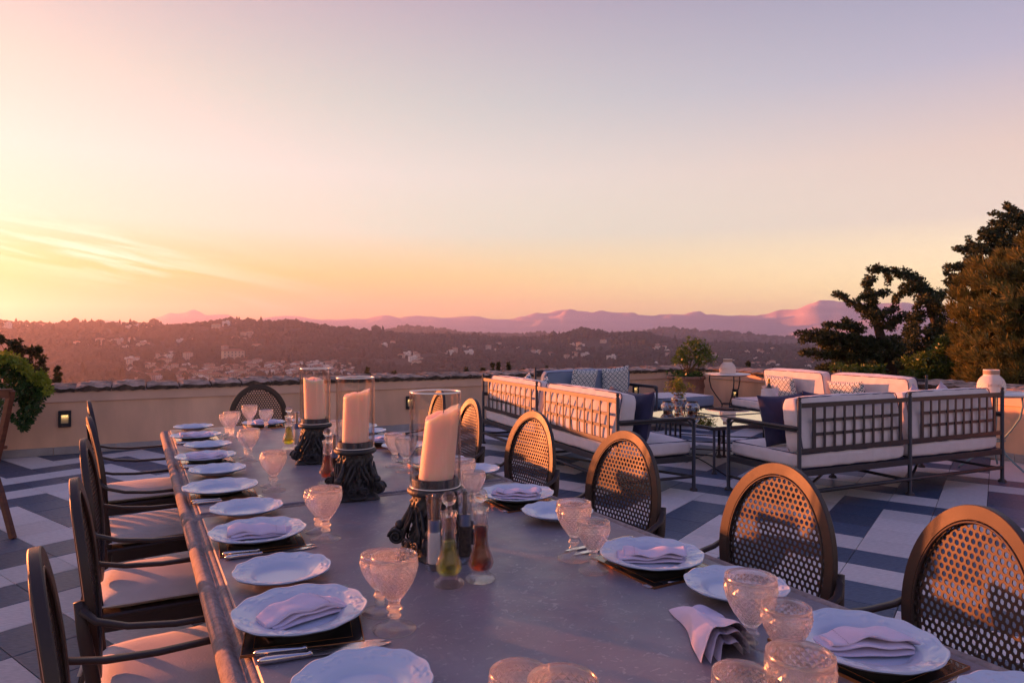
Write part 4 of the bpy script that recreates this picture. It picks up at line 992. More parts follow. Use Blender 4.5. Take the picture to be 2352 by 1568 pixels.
# cruets and mills
m_oil = mat('olive_oil', (.55, .52, .004), .03, trans=.95, ior=1.47); m_vin = mat('vinegar', (.48, .06, .008), .03, trans=.95, ior=1.36)
m_cl = clear_glass('crystal', (.99, .98, .98), .01, 1.45, .66, .015); m_steel = mat('mill_steel', (.20, .19, .20), .28, metal=1.0); m_salt = mat('salt', (.70, .68, .68), .9); m_pep = mat('peppercorns', (.05, .035, .03), .8, var=.5, vscale=160)
def facet(amp, nn, z0, z1, zs):
    def f(th, i, r):
        z = zs[i]
        if z0 < z < z1:
            row = int((z - z0) / .0065); q = abs(((th / (2 * math.pi) * nn + .5 * (row % 2)) % 1) - .5) * 2
            return r * (1 + amp * (1 - q) - amp * .5)
        return r
    return f
pr = [(.034, 0), (.036, .003), (.035, .008), (.026, .014), (.0215, .019), (.021, .024), (.027, .031), (.0315, .039), (.032, .0455), (.0305, .052), (.0285, .0585), (.0262, .065), (.0240, .0715), (.0218, .078), (.0200, .0845), (.0190, .095), (.0182, .11), (.0180, .122), (.0196, .128), (.0200, .134), (.0180, .139), (.0178, .150), (.0195, .166), (.0225, .178), (.0215, .1785)]
pin = [(.0170, .166), (.0150, .150), (.0150, .12), (.0160, .095), (.0190, .078), (.0250, .060), (.0280, .045), (.0240, .031), (.0180, .026), (.0004, .025)]
zs = [z for r_, z in pr]
cr = MB()
def crf(th, i, r):
    z = zs[i]
    if z < .009: return r * (1 + .05 * abs(math.cos(th * 9)))
    return facet(.075, 10, .028, .090, zs)(th, i, r)
cr.lathe(pr, 60, None, crf, True, False); cr.lathe(pin, 40, None, None, False, True); crm = cr.mesh('bottle', m_cl)
stp = MB(); stp.ball((0, 0, .2110), .0180, 28, 18); stp.lathe([(.006, .166), (.0095, .172), (.0120, .178), (.0085, .184), (.0072, .190), (.0085, .195)], 20); stpm = stp.mesh('stopper', m_cl)
def cruet(p, label, liquid, zf):
    r = thing('cruet', label, 'cruet', (p.x, p.y, TZ + .0008), random.uniform(0, 1), 'cut glass oil and vinegar cruets'); obj('bottle', crm, r); obj('stopper', stpm, r)
    q = [(.0002, .0262), (.0176, .027), (.0235, .032), (.0274, .045), (.0244, .060), (.0186, .078), (.0158, .092)]; q = q + ([(.0150, zf)] if zf > .095 else []) + [(.0002, zf)]
    b = MB(); b.lathe(q, 36, None, None, False, True); b.build('liquid', liquid, r)
cruet(W3(1031, 1342, TZ), 'olive oil cruet with ball stopper in front of the nearest candle pillar', m_oil, .108)
cruet(W3(1104, 1331, TZ), 'red vinegar cruet with ball stopper right of the oil cruet near the camera', m_vin, .136)
cruet(W3(752, 1110, TZ), 'amber vinegar cruet left of the middle candle pillar', m_vin, .118)
cruet(W3(663, 1030, TZ), 'olive oil cruet left of the farthest candle pillar', m_oil, .118)
ml = MB(); ml.lathe([(.0215, 0), (.0222, .003), (.0205, .02), (.0185, .07), (.0175, .12), (.0178, .145), (.0195, .17), (.0222, .191), (.0215, .194), (.0120, .190), (.0075, .183)], 36, None, None, True, True); mlm = ml.mesh('acrylic_body', m_cl)
ml = MB(); ml.lathe([(.0150, .016), (.0152, .018), (.0150, .128), (.0004, .129)], 28, None, None, False, True); ml.lathe([(.0055, .128), (.0055, .19), (.0048, .196), (.0003, .197)], 12, None, None, False, True); mli = ml.mesh('steel_core', m_steel)
def mill(p, label, m_):
    r = thing('mill', label, 'mill', (p.x, p.y, TZ + .0008), 0, 'clear salt and pepper mills'); obj('acrylic_body', mlm, r); obj('steel_core', mli, r)
    b = MB(); b.lathe([(.0162, .018), (.0164, .020), (.0158, .085), (.0150, .100)], 24, None, None, False, True); b.build('filling', m_, r)
mill(W3(997, 1307, TZ), 'clear salt mill left of the nearest oil cruet', m_salt); mill(W3(1068, 1290, TZ), 'clear pepper mill between the two nearest cruets', m_pep)
mill(W3(768, 1104, TZ), 'clear mill squeezed between the amber cruet and the middle candle pillar', m_pep); mill(W3(682, 1026, TZ), 'clear mill between the farthest oil cruet and candle pillar', m_salt)
# ------------------------------------------------------------------ lounge: sofas, low tables, round tables, cushions
m_ir = mat('graphite_iron', (.042, .040, .048), .42, metal=.12, spec=.42, bump=.0002, bscale=700, rvar=.05)
m_can = mat('sofa_canvas', (.64, .58, .60), .95, var=.05, vscale=10, bump=.010, bscale=9, sheen=.2)
m_blu = mat('blue_striped_canvas', (.17, .23, .34), .95, var=.05, vscale=10, bump=.0010, bscale=130, sheen=.2)
# fine stripes woven in the blue cloth
t = m_blu.node_tree; bsn = t.nodes['Principled BSDF']; wv = t.nodes.new('ShaderNodeTexWave'); wv.inputs['Scale'].default_value = 38; wv.bands_direction = 'X'
txc = t.nodes.new('ShaderNodeTexCoord'); t.links.new(txc.outputs['Object'], wv.inputs[0]); mxx = t.nodes.new('ShaderNodeMix'); mxx.data_type = 'RGBA'; t.links.new(wv.outputs[0], mxx.inputs[0])
mxx.inputs[6].default_value = (.12, .18, .29, 1); mxx.inputs[7].default_value = (.26, .33, .45, 1); t.links.new(mxx.outputs[2], bsn.inputs['Base Color'])
m_pip = mat('navy_piping', (.035, .040, .10), .9); m_navy = mat('navy_velvet', (.022, .022, .070), .8, var=.12, vscale=9, bump=.0008, bscale=200, sheen=.15)
m_lil = mat('grey_lilac_linen', (.40, .36, .45), .95, bump=.0008, bscale=160, sheen=.2)
m_pat = bpy.data.materials.new('interlaced_circle_print'); m_pat.use_nodes = True
def pattern(m, dark, pale, n):
    t = m.node_tree; b = t.nodes['Principled BSDF']; b.inputs['Roughness'].default_value = .95; ln = t.links.new
    uv = t.nodes.new('ShaderNodeUVMap'); s = t.nodes.new('ShaderNodeSeparateXYZ'); ln(uv.outputs[0], s.inputs[0])
    def M(op, a, b_=None, c=None):
        k = t.nodes.new('ShaderNodeMath'); k.operation = op
        for i, x in enumerate((a, b_, c)):
            if x is None: continue
            if isinstance(x, (int, float)): k.inputs[i].default_value = x
            else: ln(x, k.inputs[i])
        return k.outputs[0]
    fu = M('FRACT', M('MULTIPLY', s.outputs[0], n)); fv = M('FRACT', M('MULTIPLY', s.outputs[1], n)); acc = None
    for cx, cy_ in ((0, 0), (1, 0), (0, 1), (1, 1), (.5, .5)):
        dx = M('SUBTRACT', fu, cx); dy = M('SUBTRACT', fv, cy_); d = M('SQRT', M('ADD', M('MULTIPLY', dx, dx), M('MULTIPLY', dy, dy)))
        l = M('LESS_THAN', M('ABSOLUTE', M('SUBTRACT', d, .5)), .062); acc = l if acc is None else M('MAXIMUM', acc, l)
    mx_ = t.nodes.new('ShaderNodeMix'); mx_.data_type = 'RGBA'; ln(acc, mx_.inputs[0]); mx_.inputs[6].default_value = (*dark, 1); mx_.inputs[7].default_value = (*pale, 1); ln(mx_.outputs[2], b.inputs['Base Color'])
    nz = t.nodes.new('ShaderNodeTexNoise'); nz.inputs['Scale'].default_value = 400; bp = t.nodes.new('ShaderNodeBump'); bp.inputs['Distance'].default_value = .0006; ln(nz.outputs[0], bp.inputs['Height']); ln(bp.outputs[0], b.inputs['Normal'])
pattern(m_pat, (.025, .075, .12), (.72, .72, .70), 6)

def soft_box(w_, d_, h_, seed=0, puff=.02, nn=25, wr=.010, edge=.16):
    """upholstered cushion centred on its own middle: crowned faces, rounded boxing"""
    b = MB(); n = nn; f6 = []
    def sh(x, y, z):
        p = Vector((x, y, z)); ln = 1.0
        def sf(a, b1, b2): return a * (1 - .045 * (abs(b1) ** 6) - .045 * (abs(b2) ** 6)) 
        X_, Y_, Z_ = sf(x, y, z), sf(y, x, z), sf(z, x, y)
        bul = puff * (1 - x * x) * (1 - y * y) * (1 if abs(z) > .999 else 0)
        bs_ = puff * .35
        q = Vector((X_ * w_ / 2 + (math.copysign(bs_ * (1 - y * y) * (1 - z * z), x) if abs(x) > .999 else 0), Y_ * d_ / 2 + (math.copysign(bs_ * (1 - x * x) * (1 - z * z), y) if abs(y) > .999 else 0), Z_ * h_ / 2 + math.copysign(bul, z)))
        nn_ = noise.noise(Vector((q.x * 6 + seed * 7, q.y * 6, q.z * 6))) * wr + noise.noise(Vector((q.x * 15 + seed, q.y * 15, q.z * 15))) * wr * .6 + .0035 * math.sin(q.x * 62 + seed) * max(0, abs(y) - .72) / .28 * (abs(z) > .6)
        return tuple(q * (1 + nn_ / max(q.length, .05)))
    for ax in range(3):
        for sg in (-1, 1):
            def fn(u, v, ax=ax, sg=sg):
                a, c = math.sin((u - .5) * math.pi * .98) / math.sin(.49 * math.pi), math.sin((v - .5) * math.pi * .98) / math.sin(.49 * math.pi)
                q = [0, 0, 0]; q[ax] = sg; q[(ax + 1) % 3] = a; q[(ax + 2) % 3] = c; return sh(*q)
            s0 = len(b.f); b.grid(fn, n, n)
            if sg < 0: b.f[s0:] = [f[::-1] for f in b.f[s0:]]
    return b
def rect_pipe(w_, d_, z, r=.0042, rc=.03, ax=2):
    b = piping_bm(w_, d_, z, r, rc); return b
CUSH = {}
def cushion(kind, dims, m, parent, loc, rot, seed=0, puff=.02, name='seat_cushion', pipe=True):
    key = (kind, tuple(round(x, 3) for x in dims), m.name)
    if key not in CUSH:
        w_, d_, h_ = dims; cm = soft_box(w_, d_, h_, seed, puff).mesh(name, m)
        pb = MB()
        for sg in (-1, 1):
            q = piping_bm(w_ * .965, d_ * .965, sg * h_ * .455, .0045, .035); pb.add(q.v, q.f, True)
        CUSH[key] = (cm, pb.mesh('piping', m_pip))
    cm, pm = CUSH[key]; o = obj(name, cm, parent, loc, rot)
    if pipe: obj('piping', pm, o)
    return o
def pillow_mesh(w_, h_, t_, m, seed=0, name='pillow'):
    b = MB(); n = 22; uvs = []
    for sg in (1, -1):
        def fn(u, v, sg=sg):
            x, y = u * 2 - 1, v * 2 - 1
            e = (1 - x ** 4) * (1 - y ** 4); k = 1 - .10 * (1 - abs(x * y)) * max(abs(x), abs(y)) ** 2
            px = x * w_ / 2 * (1 - .07 * (1 - y * y) * abs(x) ** 3); py = y * h_ / 2 * (1 - .09 * (1 - x * x) * abs(y) ** 3)
            z = sg * t_ / 2 * (e ** .55) * (1 + .12 * noise.noise(Vector((px * 6, py * 6, seed + sg)))) + .006 * noise.noise(Vector((px * 18, py * 18, seed))) * e
            return (px, py, z)
        s0 = len(b.f); b.grid(fn, n, n)
        if sg < 0: b.f[s0:] = [f[::-1] for f in b.f[s0:]]
        uvs += [((i / (n - 1)) * w_ / .45, (j / (n - 1)) * h_ / .45) for i in range(n) for j in range(n)]
    me = b.mesh(name, m); ul = me.uv_layers.new(name='UVMap')
    for l in me.loops: ul.data[l.index].uv = uvs[l.vertex_index]
    return me
# local frame of a sofa: x runs along its back, back posts on y = 0, seat towards +y
POST = {}
def post_m(h_):
    if h_ not in POST:
        b = MB(); b.lathe([(.0, h_), (.010, h_ - .003), (.016, h_ - .012), (.016, h_ - .020), (.0115, h_ - .028), (.0115, h_ - .034), (.0165, h_ - .040), (.0165, .03), (.020, .028), (.034, .016), (.036, .004), (.036, 0)][::-1], 14); POST[h_] = b.mesh('post', m_ir)
    return POST[h_]
def bar(name, p0, p1, w_, t_, parent, up=(0, 0, 1)):
    b = MB(); b.tube([p0, p1], 1, 4, flat=(w_ / 2 * 1.15, t_ / 2 * 1.15, up), smooth=False); return b.build(name, m_ir, parent)
def rod(name, p0, p1, r, parent, mid=None):
    b = MB(); b.tube([p0] + (mid or []) + [p1], r, 10); return b.build(name, m_ir, parent)
ARM = {}
def lattice(parent, x0, x1, z0=.455, z1=.815, ncol=9):
    bar('rail', (x0, 0, z1), (x1, 0, z1), .034, .012, parent, (0, 1, 0)) if False else None
    def flatbar(nm, c, d): b = MB(); b.box((0, 0, 0), d); return b.mesh(nm, m_ir), c
    W_ = x1 - x0
    for z in (z0 + .005, z1 - .005):
        m_, c = flatbar('back_rail', None, (W_, .010, .038)); obj('back_rail', m_, parent, ((x0 + x1) / 2, 0, z))
    a0, a1 = x0 + W_ * .115, x1 - W_ * .085
    st, _ = flatbar('lattice_bar', None, (.032, .011, z1 - z0 - .04)); iv, _ = flatbar('lattice_bar', None, (.022, .007, z1 - z0 - .04)); ih, _ = flatbar('lattice_bar', None, (a1 - a0, .007, .024))
    for k in range(ncol + 1):
        x = a0 + (a1 - a0) * k / ncol; e = k in (0, ncol); obj('lattice_bar', st if e else iv, parent, (x, 0 if e else -.0035, (z0 + z1) / 2))
    for k in (1, 2): obj('lattice_bar', ih, parent, ((a0 + a1) / 2, .0037, z0 + .02 + (z1 - z0 - .04) * k / 3))
def arm_part(parent, x, y0, y1, sgn):
    b = MB(); b.tube([(x, y0, .640), (x, y0 + .05, .640), (x, y1 - .05, .640), (x, y1 - .015, .632), (x, y1, .610), (x, y1, .585)], [1, 1, 1, 1, 1, .9], 10, flat=(.022, .013, (0, 0, 1)))
    b.build('arm', m_ir, parent)
    b = MB(); b.tube([(x, y0, .617), (x, y1 - .07, .617), (x, y1 - .035, .60), (x, y1 - .028, .57)], .010, 8); b.build('arm_rod', m_ir, parent)
def sofa(label, p0, p1, depth, n, ph, cus, arms, backmat=None, group='iron framed sofas of the lounge', cols=9, backs=True, facing_cols=None):
    """p0, p1: feet of the first and last back post (left to right seen from behind, facing the seat)"""
    d = (p1 - p0); L_ = d.length; ang = math.atan2(d.y, d.x)
    r = thing('sofa', label, 'sofa', p0, ang, group)
    mod = L_ / n
    for i in range(n + 1):
        obj('post', post_m(ph), r, (i * mod, 0, 0))
    for i in range(n): lattice(r, i * mod + .014, (i + 1) * mod - .014, .455, ph - .065, cols)
    for z, h_ in ((.285, .050),):
        for y in (0, depth): b = MB(); b.box((L_ / 2, y, z), (L_ - .03, .016, h_), None, .002); b.build('seat_rail', m_ir, r)
        for i in range(n + 1): b = MB(); b.box((i * mod, depth / 2, z), (.016, depth - .03, h_), None, .002); b.build('seat_rail', m_ir, r)
    sl = MB(); sl.box((L_ / 2, depth / 2, .302), (L_ - .04, depth - .04, .008)); sl.build('seat_deck', m_ir, r)
    for i in range(n + 1):
        lg = MB(); zt = .60 if (i in arms) else .30
        lg.lathe([(.036, 0), (.036, .004), (.034, .016), (.020, .028), (.0165, .03), (.0165, zt)], 14); lg.build('front_leg', m_ir, r, loc=(i * mod, depth, 0))
        rod('stretcher', (i * mod, 0, .125), (i * mod, depth, .125), .013, r)
    rod('stretcher', (0, 0, .135), (L_, 0, .135), .0165, r)
    for i in range(n): rod('stretcher', (i * mod, 0, .125), ((i + 1) * mod, depth, .125), .012, r)
    for i in arms: arm_part(r, i * mod, .0, depth, 1)
    for i in range(n):
        cushion('seat', (mod - .03, depth + .01, .125), cus, r, ((i + .5) * mod, depth / 2 + .01, .375), (0, 0, 0), i, .012)
        if backs: cushion('back', (mod - .075, .44, .16), backmat or cus, r, ((i + .5) * mod, .125, .435 + .215), (R(90 - 9), 0, 0), i + 3, .028, 'back_cushion')
    return r
# near left sofa (its latticed back towards the table), near right sofa, far sofa, right sofa
SL0, SL1 = Vector((.885, 5.72, 0)), Vector((-.365, 8.68, 0))
def sofa2(label, a, b, depth, n, ph, cus, arms, **k): return sofa(label, a, b, depth, n, ph, cus, arms, **k)
# order of the posts is chosen so that +y (the seat) points away from the back
sofa('long iron sofa left of the low tables, its latticed back lit orange', SL1, SL0, .80, 2, .88, m_can, (0, 2)) if False else None
def place(label, A_, B_, seat_dir, **k):
    """seat_dir: horizontal vector from the back posts to the seat"""
    d = B_ - A_
    if Vector((-d.y, d.x, 0)).dot(seat_dir) < 0: A_, B_ = B_, A_
    return sofa(label, A_, B_, **k)
S_L = place('long iron sofa behind the dining chairs, its latticed back lit orange', SL0, SL1, Vector((.92, .39, 0)), depth=.78, n=2, ph=.885, cus=m_can, arms=(0, 2))
SR0, SR1 = Vector((2.243, 5.33, 0)), Vector((4.585, 6.385, 0))
S_R = place('long iron sofa at the right with its shaded latticed back to the camera', SR0, SR1, Vector((-.41, .91, 0)), depth=.79, n=2, ph=.887, cus=m_can, arms=(0, 2), cols=9)
SF0, SF1 = Vector((.335, 9.78, 0)), Vector((1.72, 10.50, 0))
S_F = place('far sofa with blue striped back cushions against the parapet', SF0, SF1, Vector((.466, -.885, 0)), depth=.78, n=1, ph=.92, cus=m_can, arms=(0,), backmat=m_blu)
S4a, S4b, S4c = Vector((4.06, 10.62, 0)), Vector((4.50, 9.36, 0)), Vector((4.93, 8.12, 0))
S_4 = place('iron sofa by the right wall nearer the corner, pale cushion with a table shadow', S4a, S4b + (S4a - S4b).normalized() * .03, Vector((-.948, -.32, 0)), depth=.80, n=1, ph=.90, cus=m_can, arms=(), cols=8)
S_5 = place('iron sofa by the right wall nearer the camera, plump sunlit back cushion', S4b, S4c, Vector((-.948, -.32, 0)), depth=.80, n=1, ph=.90, cus=m_can, arms=(), cols=8)
# ottoman that lengthens the far sofa
od = (SF1 - SF0).normalized(); r = thing('ottoman', 'wide pale ottoman with blue striped side right of the far sofa', 'ottoman', SF1 + od * .06, math.atan2(od.y, od.x) + 0)
for x in (.02, 1.04):
    for y in (-.02, -.76): obj('post', post_m(.30), r, (x, y, 0))
for y in (-.02, -.76): b = MB(); b.box((.53, y, .275), (1.0, .016, .05)); b.build('rail', m_ir, r)
for x in (.02, 1.04): b = MB(); b.box((x, -.39, .275), (.016, .72, .05)); b.build('rail', m_ir, r)
cushion('seat', (1.06, .80, .16), m_blu, r, (.53, -.39, .385), (0, 0, 0), 2, .010)
tp_ = cushion_bm(1.045, .785, .02, .452, .012, 15); tp_.build('pale_top_panel', m_can, r, loc=(.53, -.39, 0))

# low mirrored tables (four, pushed together)
m_mir = mat('mirror_top', (.62, .58, .56), .02, metal=1.0)
P0 = Vector((1.99, 6.727, 0)); ad = Vector((-.43, .903, 0)).normalized(); bd = Vector((ad.y, -ad.x, 0)); LT = .72
for ia in (0, 1):
    for ib in (0, 1):
        c = P0 + ad * (LT / 2 + ia * (LT + .035)) + bd * (LT / 2 + ib * (LT + .035)); nm = [['nearest low mirror topped table, its corner leg between the two sofa arms', 'low mirror topped table on the right reflecting the round table'], ['low mirror topped table carrying the mosaic vases', 'farthest low mirror topped table beside the wine cooler']][ia][ib]
        r = thing('low_table', nm, 'coffee table', c, math.atan2(bd.y, bd.x), 'low mirrored tables of the lounge')
        hl = LT / 2
        b = MB(); b.box((0, 0, .4575), (LT - .05, LT - .05, .006), None, .001); b.build('mirror_top', m_mir, r)
        for q, (x, y, w_, d_) in enumerate(((0, hl - .013, LT, .026), (0, -hl + .013, LT, .026), (hl - .013, 0, .026, LT - .052), (-hl + .013, 0, .026, LT - .052))): b = MB(); b.box((x, y, .445), (w_, d_, .034), None, .004); b.build('frame_rail', m_ir, r)
        for x in (-1, 1):
            for y in (-1, 1): b = MB(); b.lathe([(.030, 0), (.030, .005), (.020, .018), (.0135, .028), (.0135, .43)], 12); b.build('leg', m_ir, r, loc=(x * (hl - .02), y * (hl - .02), 0))
        for s1, s2 in (((-1, -1), (1, 1)), ((-1, 1), (1, -1))): rod('stretcher', (s1[0] * (hl - .02), s1[1] * (hl - .02), .14 + .02 * (s1[1] > 0)), (s2[0] * (hl - .02), s2[1] * (hl - .02), .14 + .02 * (s1[1] > 0)), .007, r)

# mosaic lanterns and vase
m_mos = bpy.data.materials.new('mirror_mosaic'); m_mos.use_nodes = True
t = m_mos.node_tree; b_ = t.nodes['Principled BSDF']; oi = t.nodes.new('ShaderNodeTexCoord'); vo_ = t.nodes.new('ShaderNodeTexVoronoi'); vo_.inputs['Scale'].default_value = 55
t.links.new(oi.outputs['Object'], vo_.inputs[0]); cr_ = t.nodes.new('ShaderNodeValToRGB'); cr_.color_ramp.interpolation = 'CONSTANT'; cr_.color_ramp.elements[0].color = (.60, .58, .56, 1)
cr_.color_ramp.elements[1].position = .62; cr_.color_ramp.elements[1].color = (.72, .70, .62, 1)
for p_, c_ in ((.78, (.55, .26, .08)), (.88, (.30, .06, .05)), (.94, (.20, .24, .18))): e = cr_.color_ramp.elements.new(p_); e.color = (*c_, 1)
sx_ = t.nodes.new('ShaderNodeSeparateColor'); t.links.new(vo_.outputs['Color'], sx_.inputs[0]); t.links.new(sx_.outputs[0], cr_.inputs[0]); t.links.new(cr_.outputs[0], b_.inputs['Base Color'])
b_.inputs['Roughness'].default_value = .12; b_.inputs['Metallic'].default_value = .75
m_mg = mat('black_grout', (.012, .012, .014), .8)
def mosaic(name, label, p, prof, cat, nn=26):
    """core of dark grout with a small tile standing proud in every cell"""
    r = thing(name, label, cat, p, 0, 'mosaic glass vessels on the low table')
    b = MB(); b.lathe(prof, nn * 2, None, None, False, True); b.lathe([(max(x - .004, .001), z) for x, z in prof][::-1], nn * 2, None, None, False, True); b.build('grout_core', m_mg, r)
    # resample the profile at even arc length
    L_ = [0]
    for i in range(1, len(prof)): L_.append(L_[-1] + math.hypot(prof[i][0] - prof[i - 1][0], prof[i][1] - prof[i - 1][1]))
    step = .0135; m_ = int(L_[-1] / step); g = MB()
    def at(s): return (np.interp(s, L_, [q[0] for q in prof]), np.interp(s, L_, [q[1] for q in prof]))
    for i in range(m_):
        (r0, z0), (r1, z1) = at(i * step + .0012), at((i + 1) * step - .0012); 
        if (r0 + r1) / 2 < .012: continue
        for k in range(nn):
            a0, a1 = 2 * math.pi * (k + .07 + .5 * (i % 2)) / nn, 2 * math.pi * (k + .93 + .5 * (i % 2)) / nn; o_ = .0018; tl = random.uniform(-.0009, .0009)
            g.add([((r0 + o_ + tl) * math.cos(a0), (r0 + o_ + tl) * math.sin(a0), z0), ((r0 + o_ - tl) * math.cos(a1), (r0 + o_ - tl) * math.sin(a1), z0), ((r1 + o_ - tl) * math.cos(a1), (r1 + o_ - tl) * math.sin(a1), z1), ((r1 + o_ + tl) * math.cos(a0), (r1 + o_ + tl) * math.sin(a0), z1)], [(0, 1, 2, 3)])
    tag(g.build('mosaic_tiles', m_mos, r), kind='stuff'); return r
bowl = [(.052, 0), (.056, .004), (.052, .012), (.066, .028), (.082, .050), (.086, .068), (.078, .088), (.060, .104), (.056, .112), (.062, .128)]
mosaic('mosaic_lantern', 'squat mosaic glass lantern left of the tall mosaic vase', W3(1534, 946, .463), bowl, 'lantern')
mosaic('mosaic_lantern', 'squat mosaic glass lantern right of the tall mosaic vase', W3(1590, 947, .463), bowl, 'lantern')
vasep = W3(1559, 951, .463)
mosaic('mosaic_vase', 'tall mosaic glass vase holding yellow green flowers', vasep, [(.050, 0), (.050, .01), (.044, .03), (.042, .09), (.050, .115), (.075, .14), (.088, .165), (.080, .19), (.058, .205), (.050, .215), (.054, .228)], 'vase')

# leaf helper used by every plant
def leaves(C, rad, n, size, name, m_, parent=None, seed=0, aspect=.45, droop=0.0, dirv=None, spread=1.0, kind=None, loc=None, fold=True):
    """C (k,3) clump centres, rad (k,) radii, n leaves per clump"""
    g = np.random.default_rng(seed); C = np.asarray(C, float); rad = np.asarray(rad, float); k = len(C)
    ctr = np.repeat(C, n, 0); rr = np.repeat(rad, n); N_ = len(ctr)
    d = g.normal(size=(N_, 3)); d /= np.linalg.norm(d, axis=1)[:, None]; q = g.uniform(.25, 1, N_) ** .5
    p = ctr + d * (rr * q)[:, None]
    ax = d * .7 + g.normal(size=(N_, 3)) * .6 * spread
    if dirv is not None: ax = ax * .5 + np.asarray(dirv)[None] * 1.2
    ax[:, 2] -= droop; ax /= np.linalg.norm(ax, axis=1)[:, None]
    sd = np.cross(ax, g.normal(size=(N_, 3))); sd /= np.linalg.norm(sd, axis=1)[:, None]
    L_ = size * g.uniform(.6, 1.35, N_); Wd = L_ * aspect
    a = p; b_ = p + ax * (L_ * .5)[:, None] + sd * (Wd * .5)[:, None]; c = p + ax * L_[:, None]; e = p + ax * (L_ * .5)[:, None] - sd * (Wd * .5)[:, None]
    V_ = np.stack([a, b_, c, e], 1).reshape(-1, 3); F_ = np.arange(N_ * 4).reshape(-1, 4)
    o = obj(name, np_mesh(name, V_, F_, m_), parent, loc)
    return o
def leafmat(name, c1, c2, sc_=3.0, tr=.25, rough=.5, objc='Object'):
    m = mat(name, c1, rough, col2=c2, vscale=sc_, detail=3, spec=.35, coord=objc)
    t = m.node_tree; b = t.nodes['Principled BSDF']; o = [n for n in t.nodes if n.type == 'OUTPUT_MATERIAL'][0]
    tl = t.nodes.new('ShaderNodeBsdfTranslucent'); mxs = t.nodes.new('ShaderNodeMixShader'); mxs.inputs[0].default_value = tr
    t.links.new(b.inputs['Base Color'].links[0].from_socket, tl.inputs[0]); t.links.new(b.outputs[0], mxs.inputs[1]); t.links.new(tl.outputs[0], mxs.inputs[2]); t.links.new(mxs.outputs[0], o.inputs[0]); return m
m_fl = leafmat('flower_leaf', (.10, .14, .02), (.32, .28, .03), 26); m_stem = mat('stem', (.09, .07, .04), .9)
fp = Vector(vasep); r = thing('flower_bunch', 'bunch of yellow green flowers standing in the tall mosaic vase', 'flowers', (fp.x, fp.y, fp.z + .19))
g = np.random.default_rng(3); cc = g.normal(size=(34, 3)) * [.05, .05, .05] + [0, 0, .13]; leaves(cc, np.full(34, .022), 26, .020, 'foliage', m_fl, r, 5, .6)
st = MB()
for q in cc[:14]: st.tube([(0, 0, -.05), (q[0] * .4, q[1] * .4, q[2] * .5), tuple(q)], .0018, 5)
st.build('stems', m_stem, r)

# round tables with pale lanterns
m_mar = mat('pale_marble', (.72, .68, .68), .35, var=.05, vscale=5); m_pw = mat('perforated_lantern', (.78, .66, .60), .75, var=.03, vscale=6)
m_vg = mat('verdigris_iron', (.16, .27, .30), .6)
def round_table(label, p, h_, rad, legm, rz):
    r = thing('round_table', label, 'side table', p, rz, 'small round tables by the right wall')
    b = MB(); b.lathe([(.0005, h_ - .020), (rad - .012, h_ - .020), (rad - .002, h_ - .016), (rad, h_ - .008), (rad - .004, h_), (.0005, h_)], 64, None, None, False, True); b.build('tabletop', m_mar, r)
    b = MB(); b.tube([(rad * .82 * math.cos(a), rad * .82 * math.sin(a), h_ - .028) for a in [2 * math.pi * i / 40 for i in range(40)]], .008, 6, True); b.build('rim_ring', legm, r)
    for k in range(3):
        a = 2 * math.pi * k / 3 + .35; c, s = math.cos(a), math.sin(a); b = MB()
        pts = [(.80, h_ - .03), (.82, h_ - .12), (.74, h_ - .24), (.52, h_ - .36), (.30, h_ - .46), (.24, h_ - .52), (.34, h_ - .62), (.62, h_ - .70), (.86, .02), (.90, .006)]
        b.tube([(rad * q * c, rad * q * s, z) for q, z in pts], .0095, 8); b.build('leg', legm, r)
    b = MB(); b.tube([(rad * .27 * math.cos(a), rad * .27 * math.sin(a), h_ - .49) for a in [2 * math.pi * i / 24 for i in range(24)]], .008, 6, True); b.build('lower_ring', legm, r)
    return r
RT1 = Vector((3.50, 11.08, 0)); round_table('round marble side table on dark curved legs in the terrace corner', RT1, .755, .355, m_ir, .2)
RT2 = Vector((4.95, 7.02, 0)); round_table('round marble table on pale green legs behind the right sofa', RT2, .785, .36, m_vg, .5)
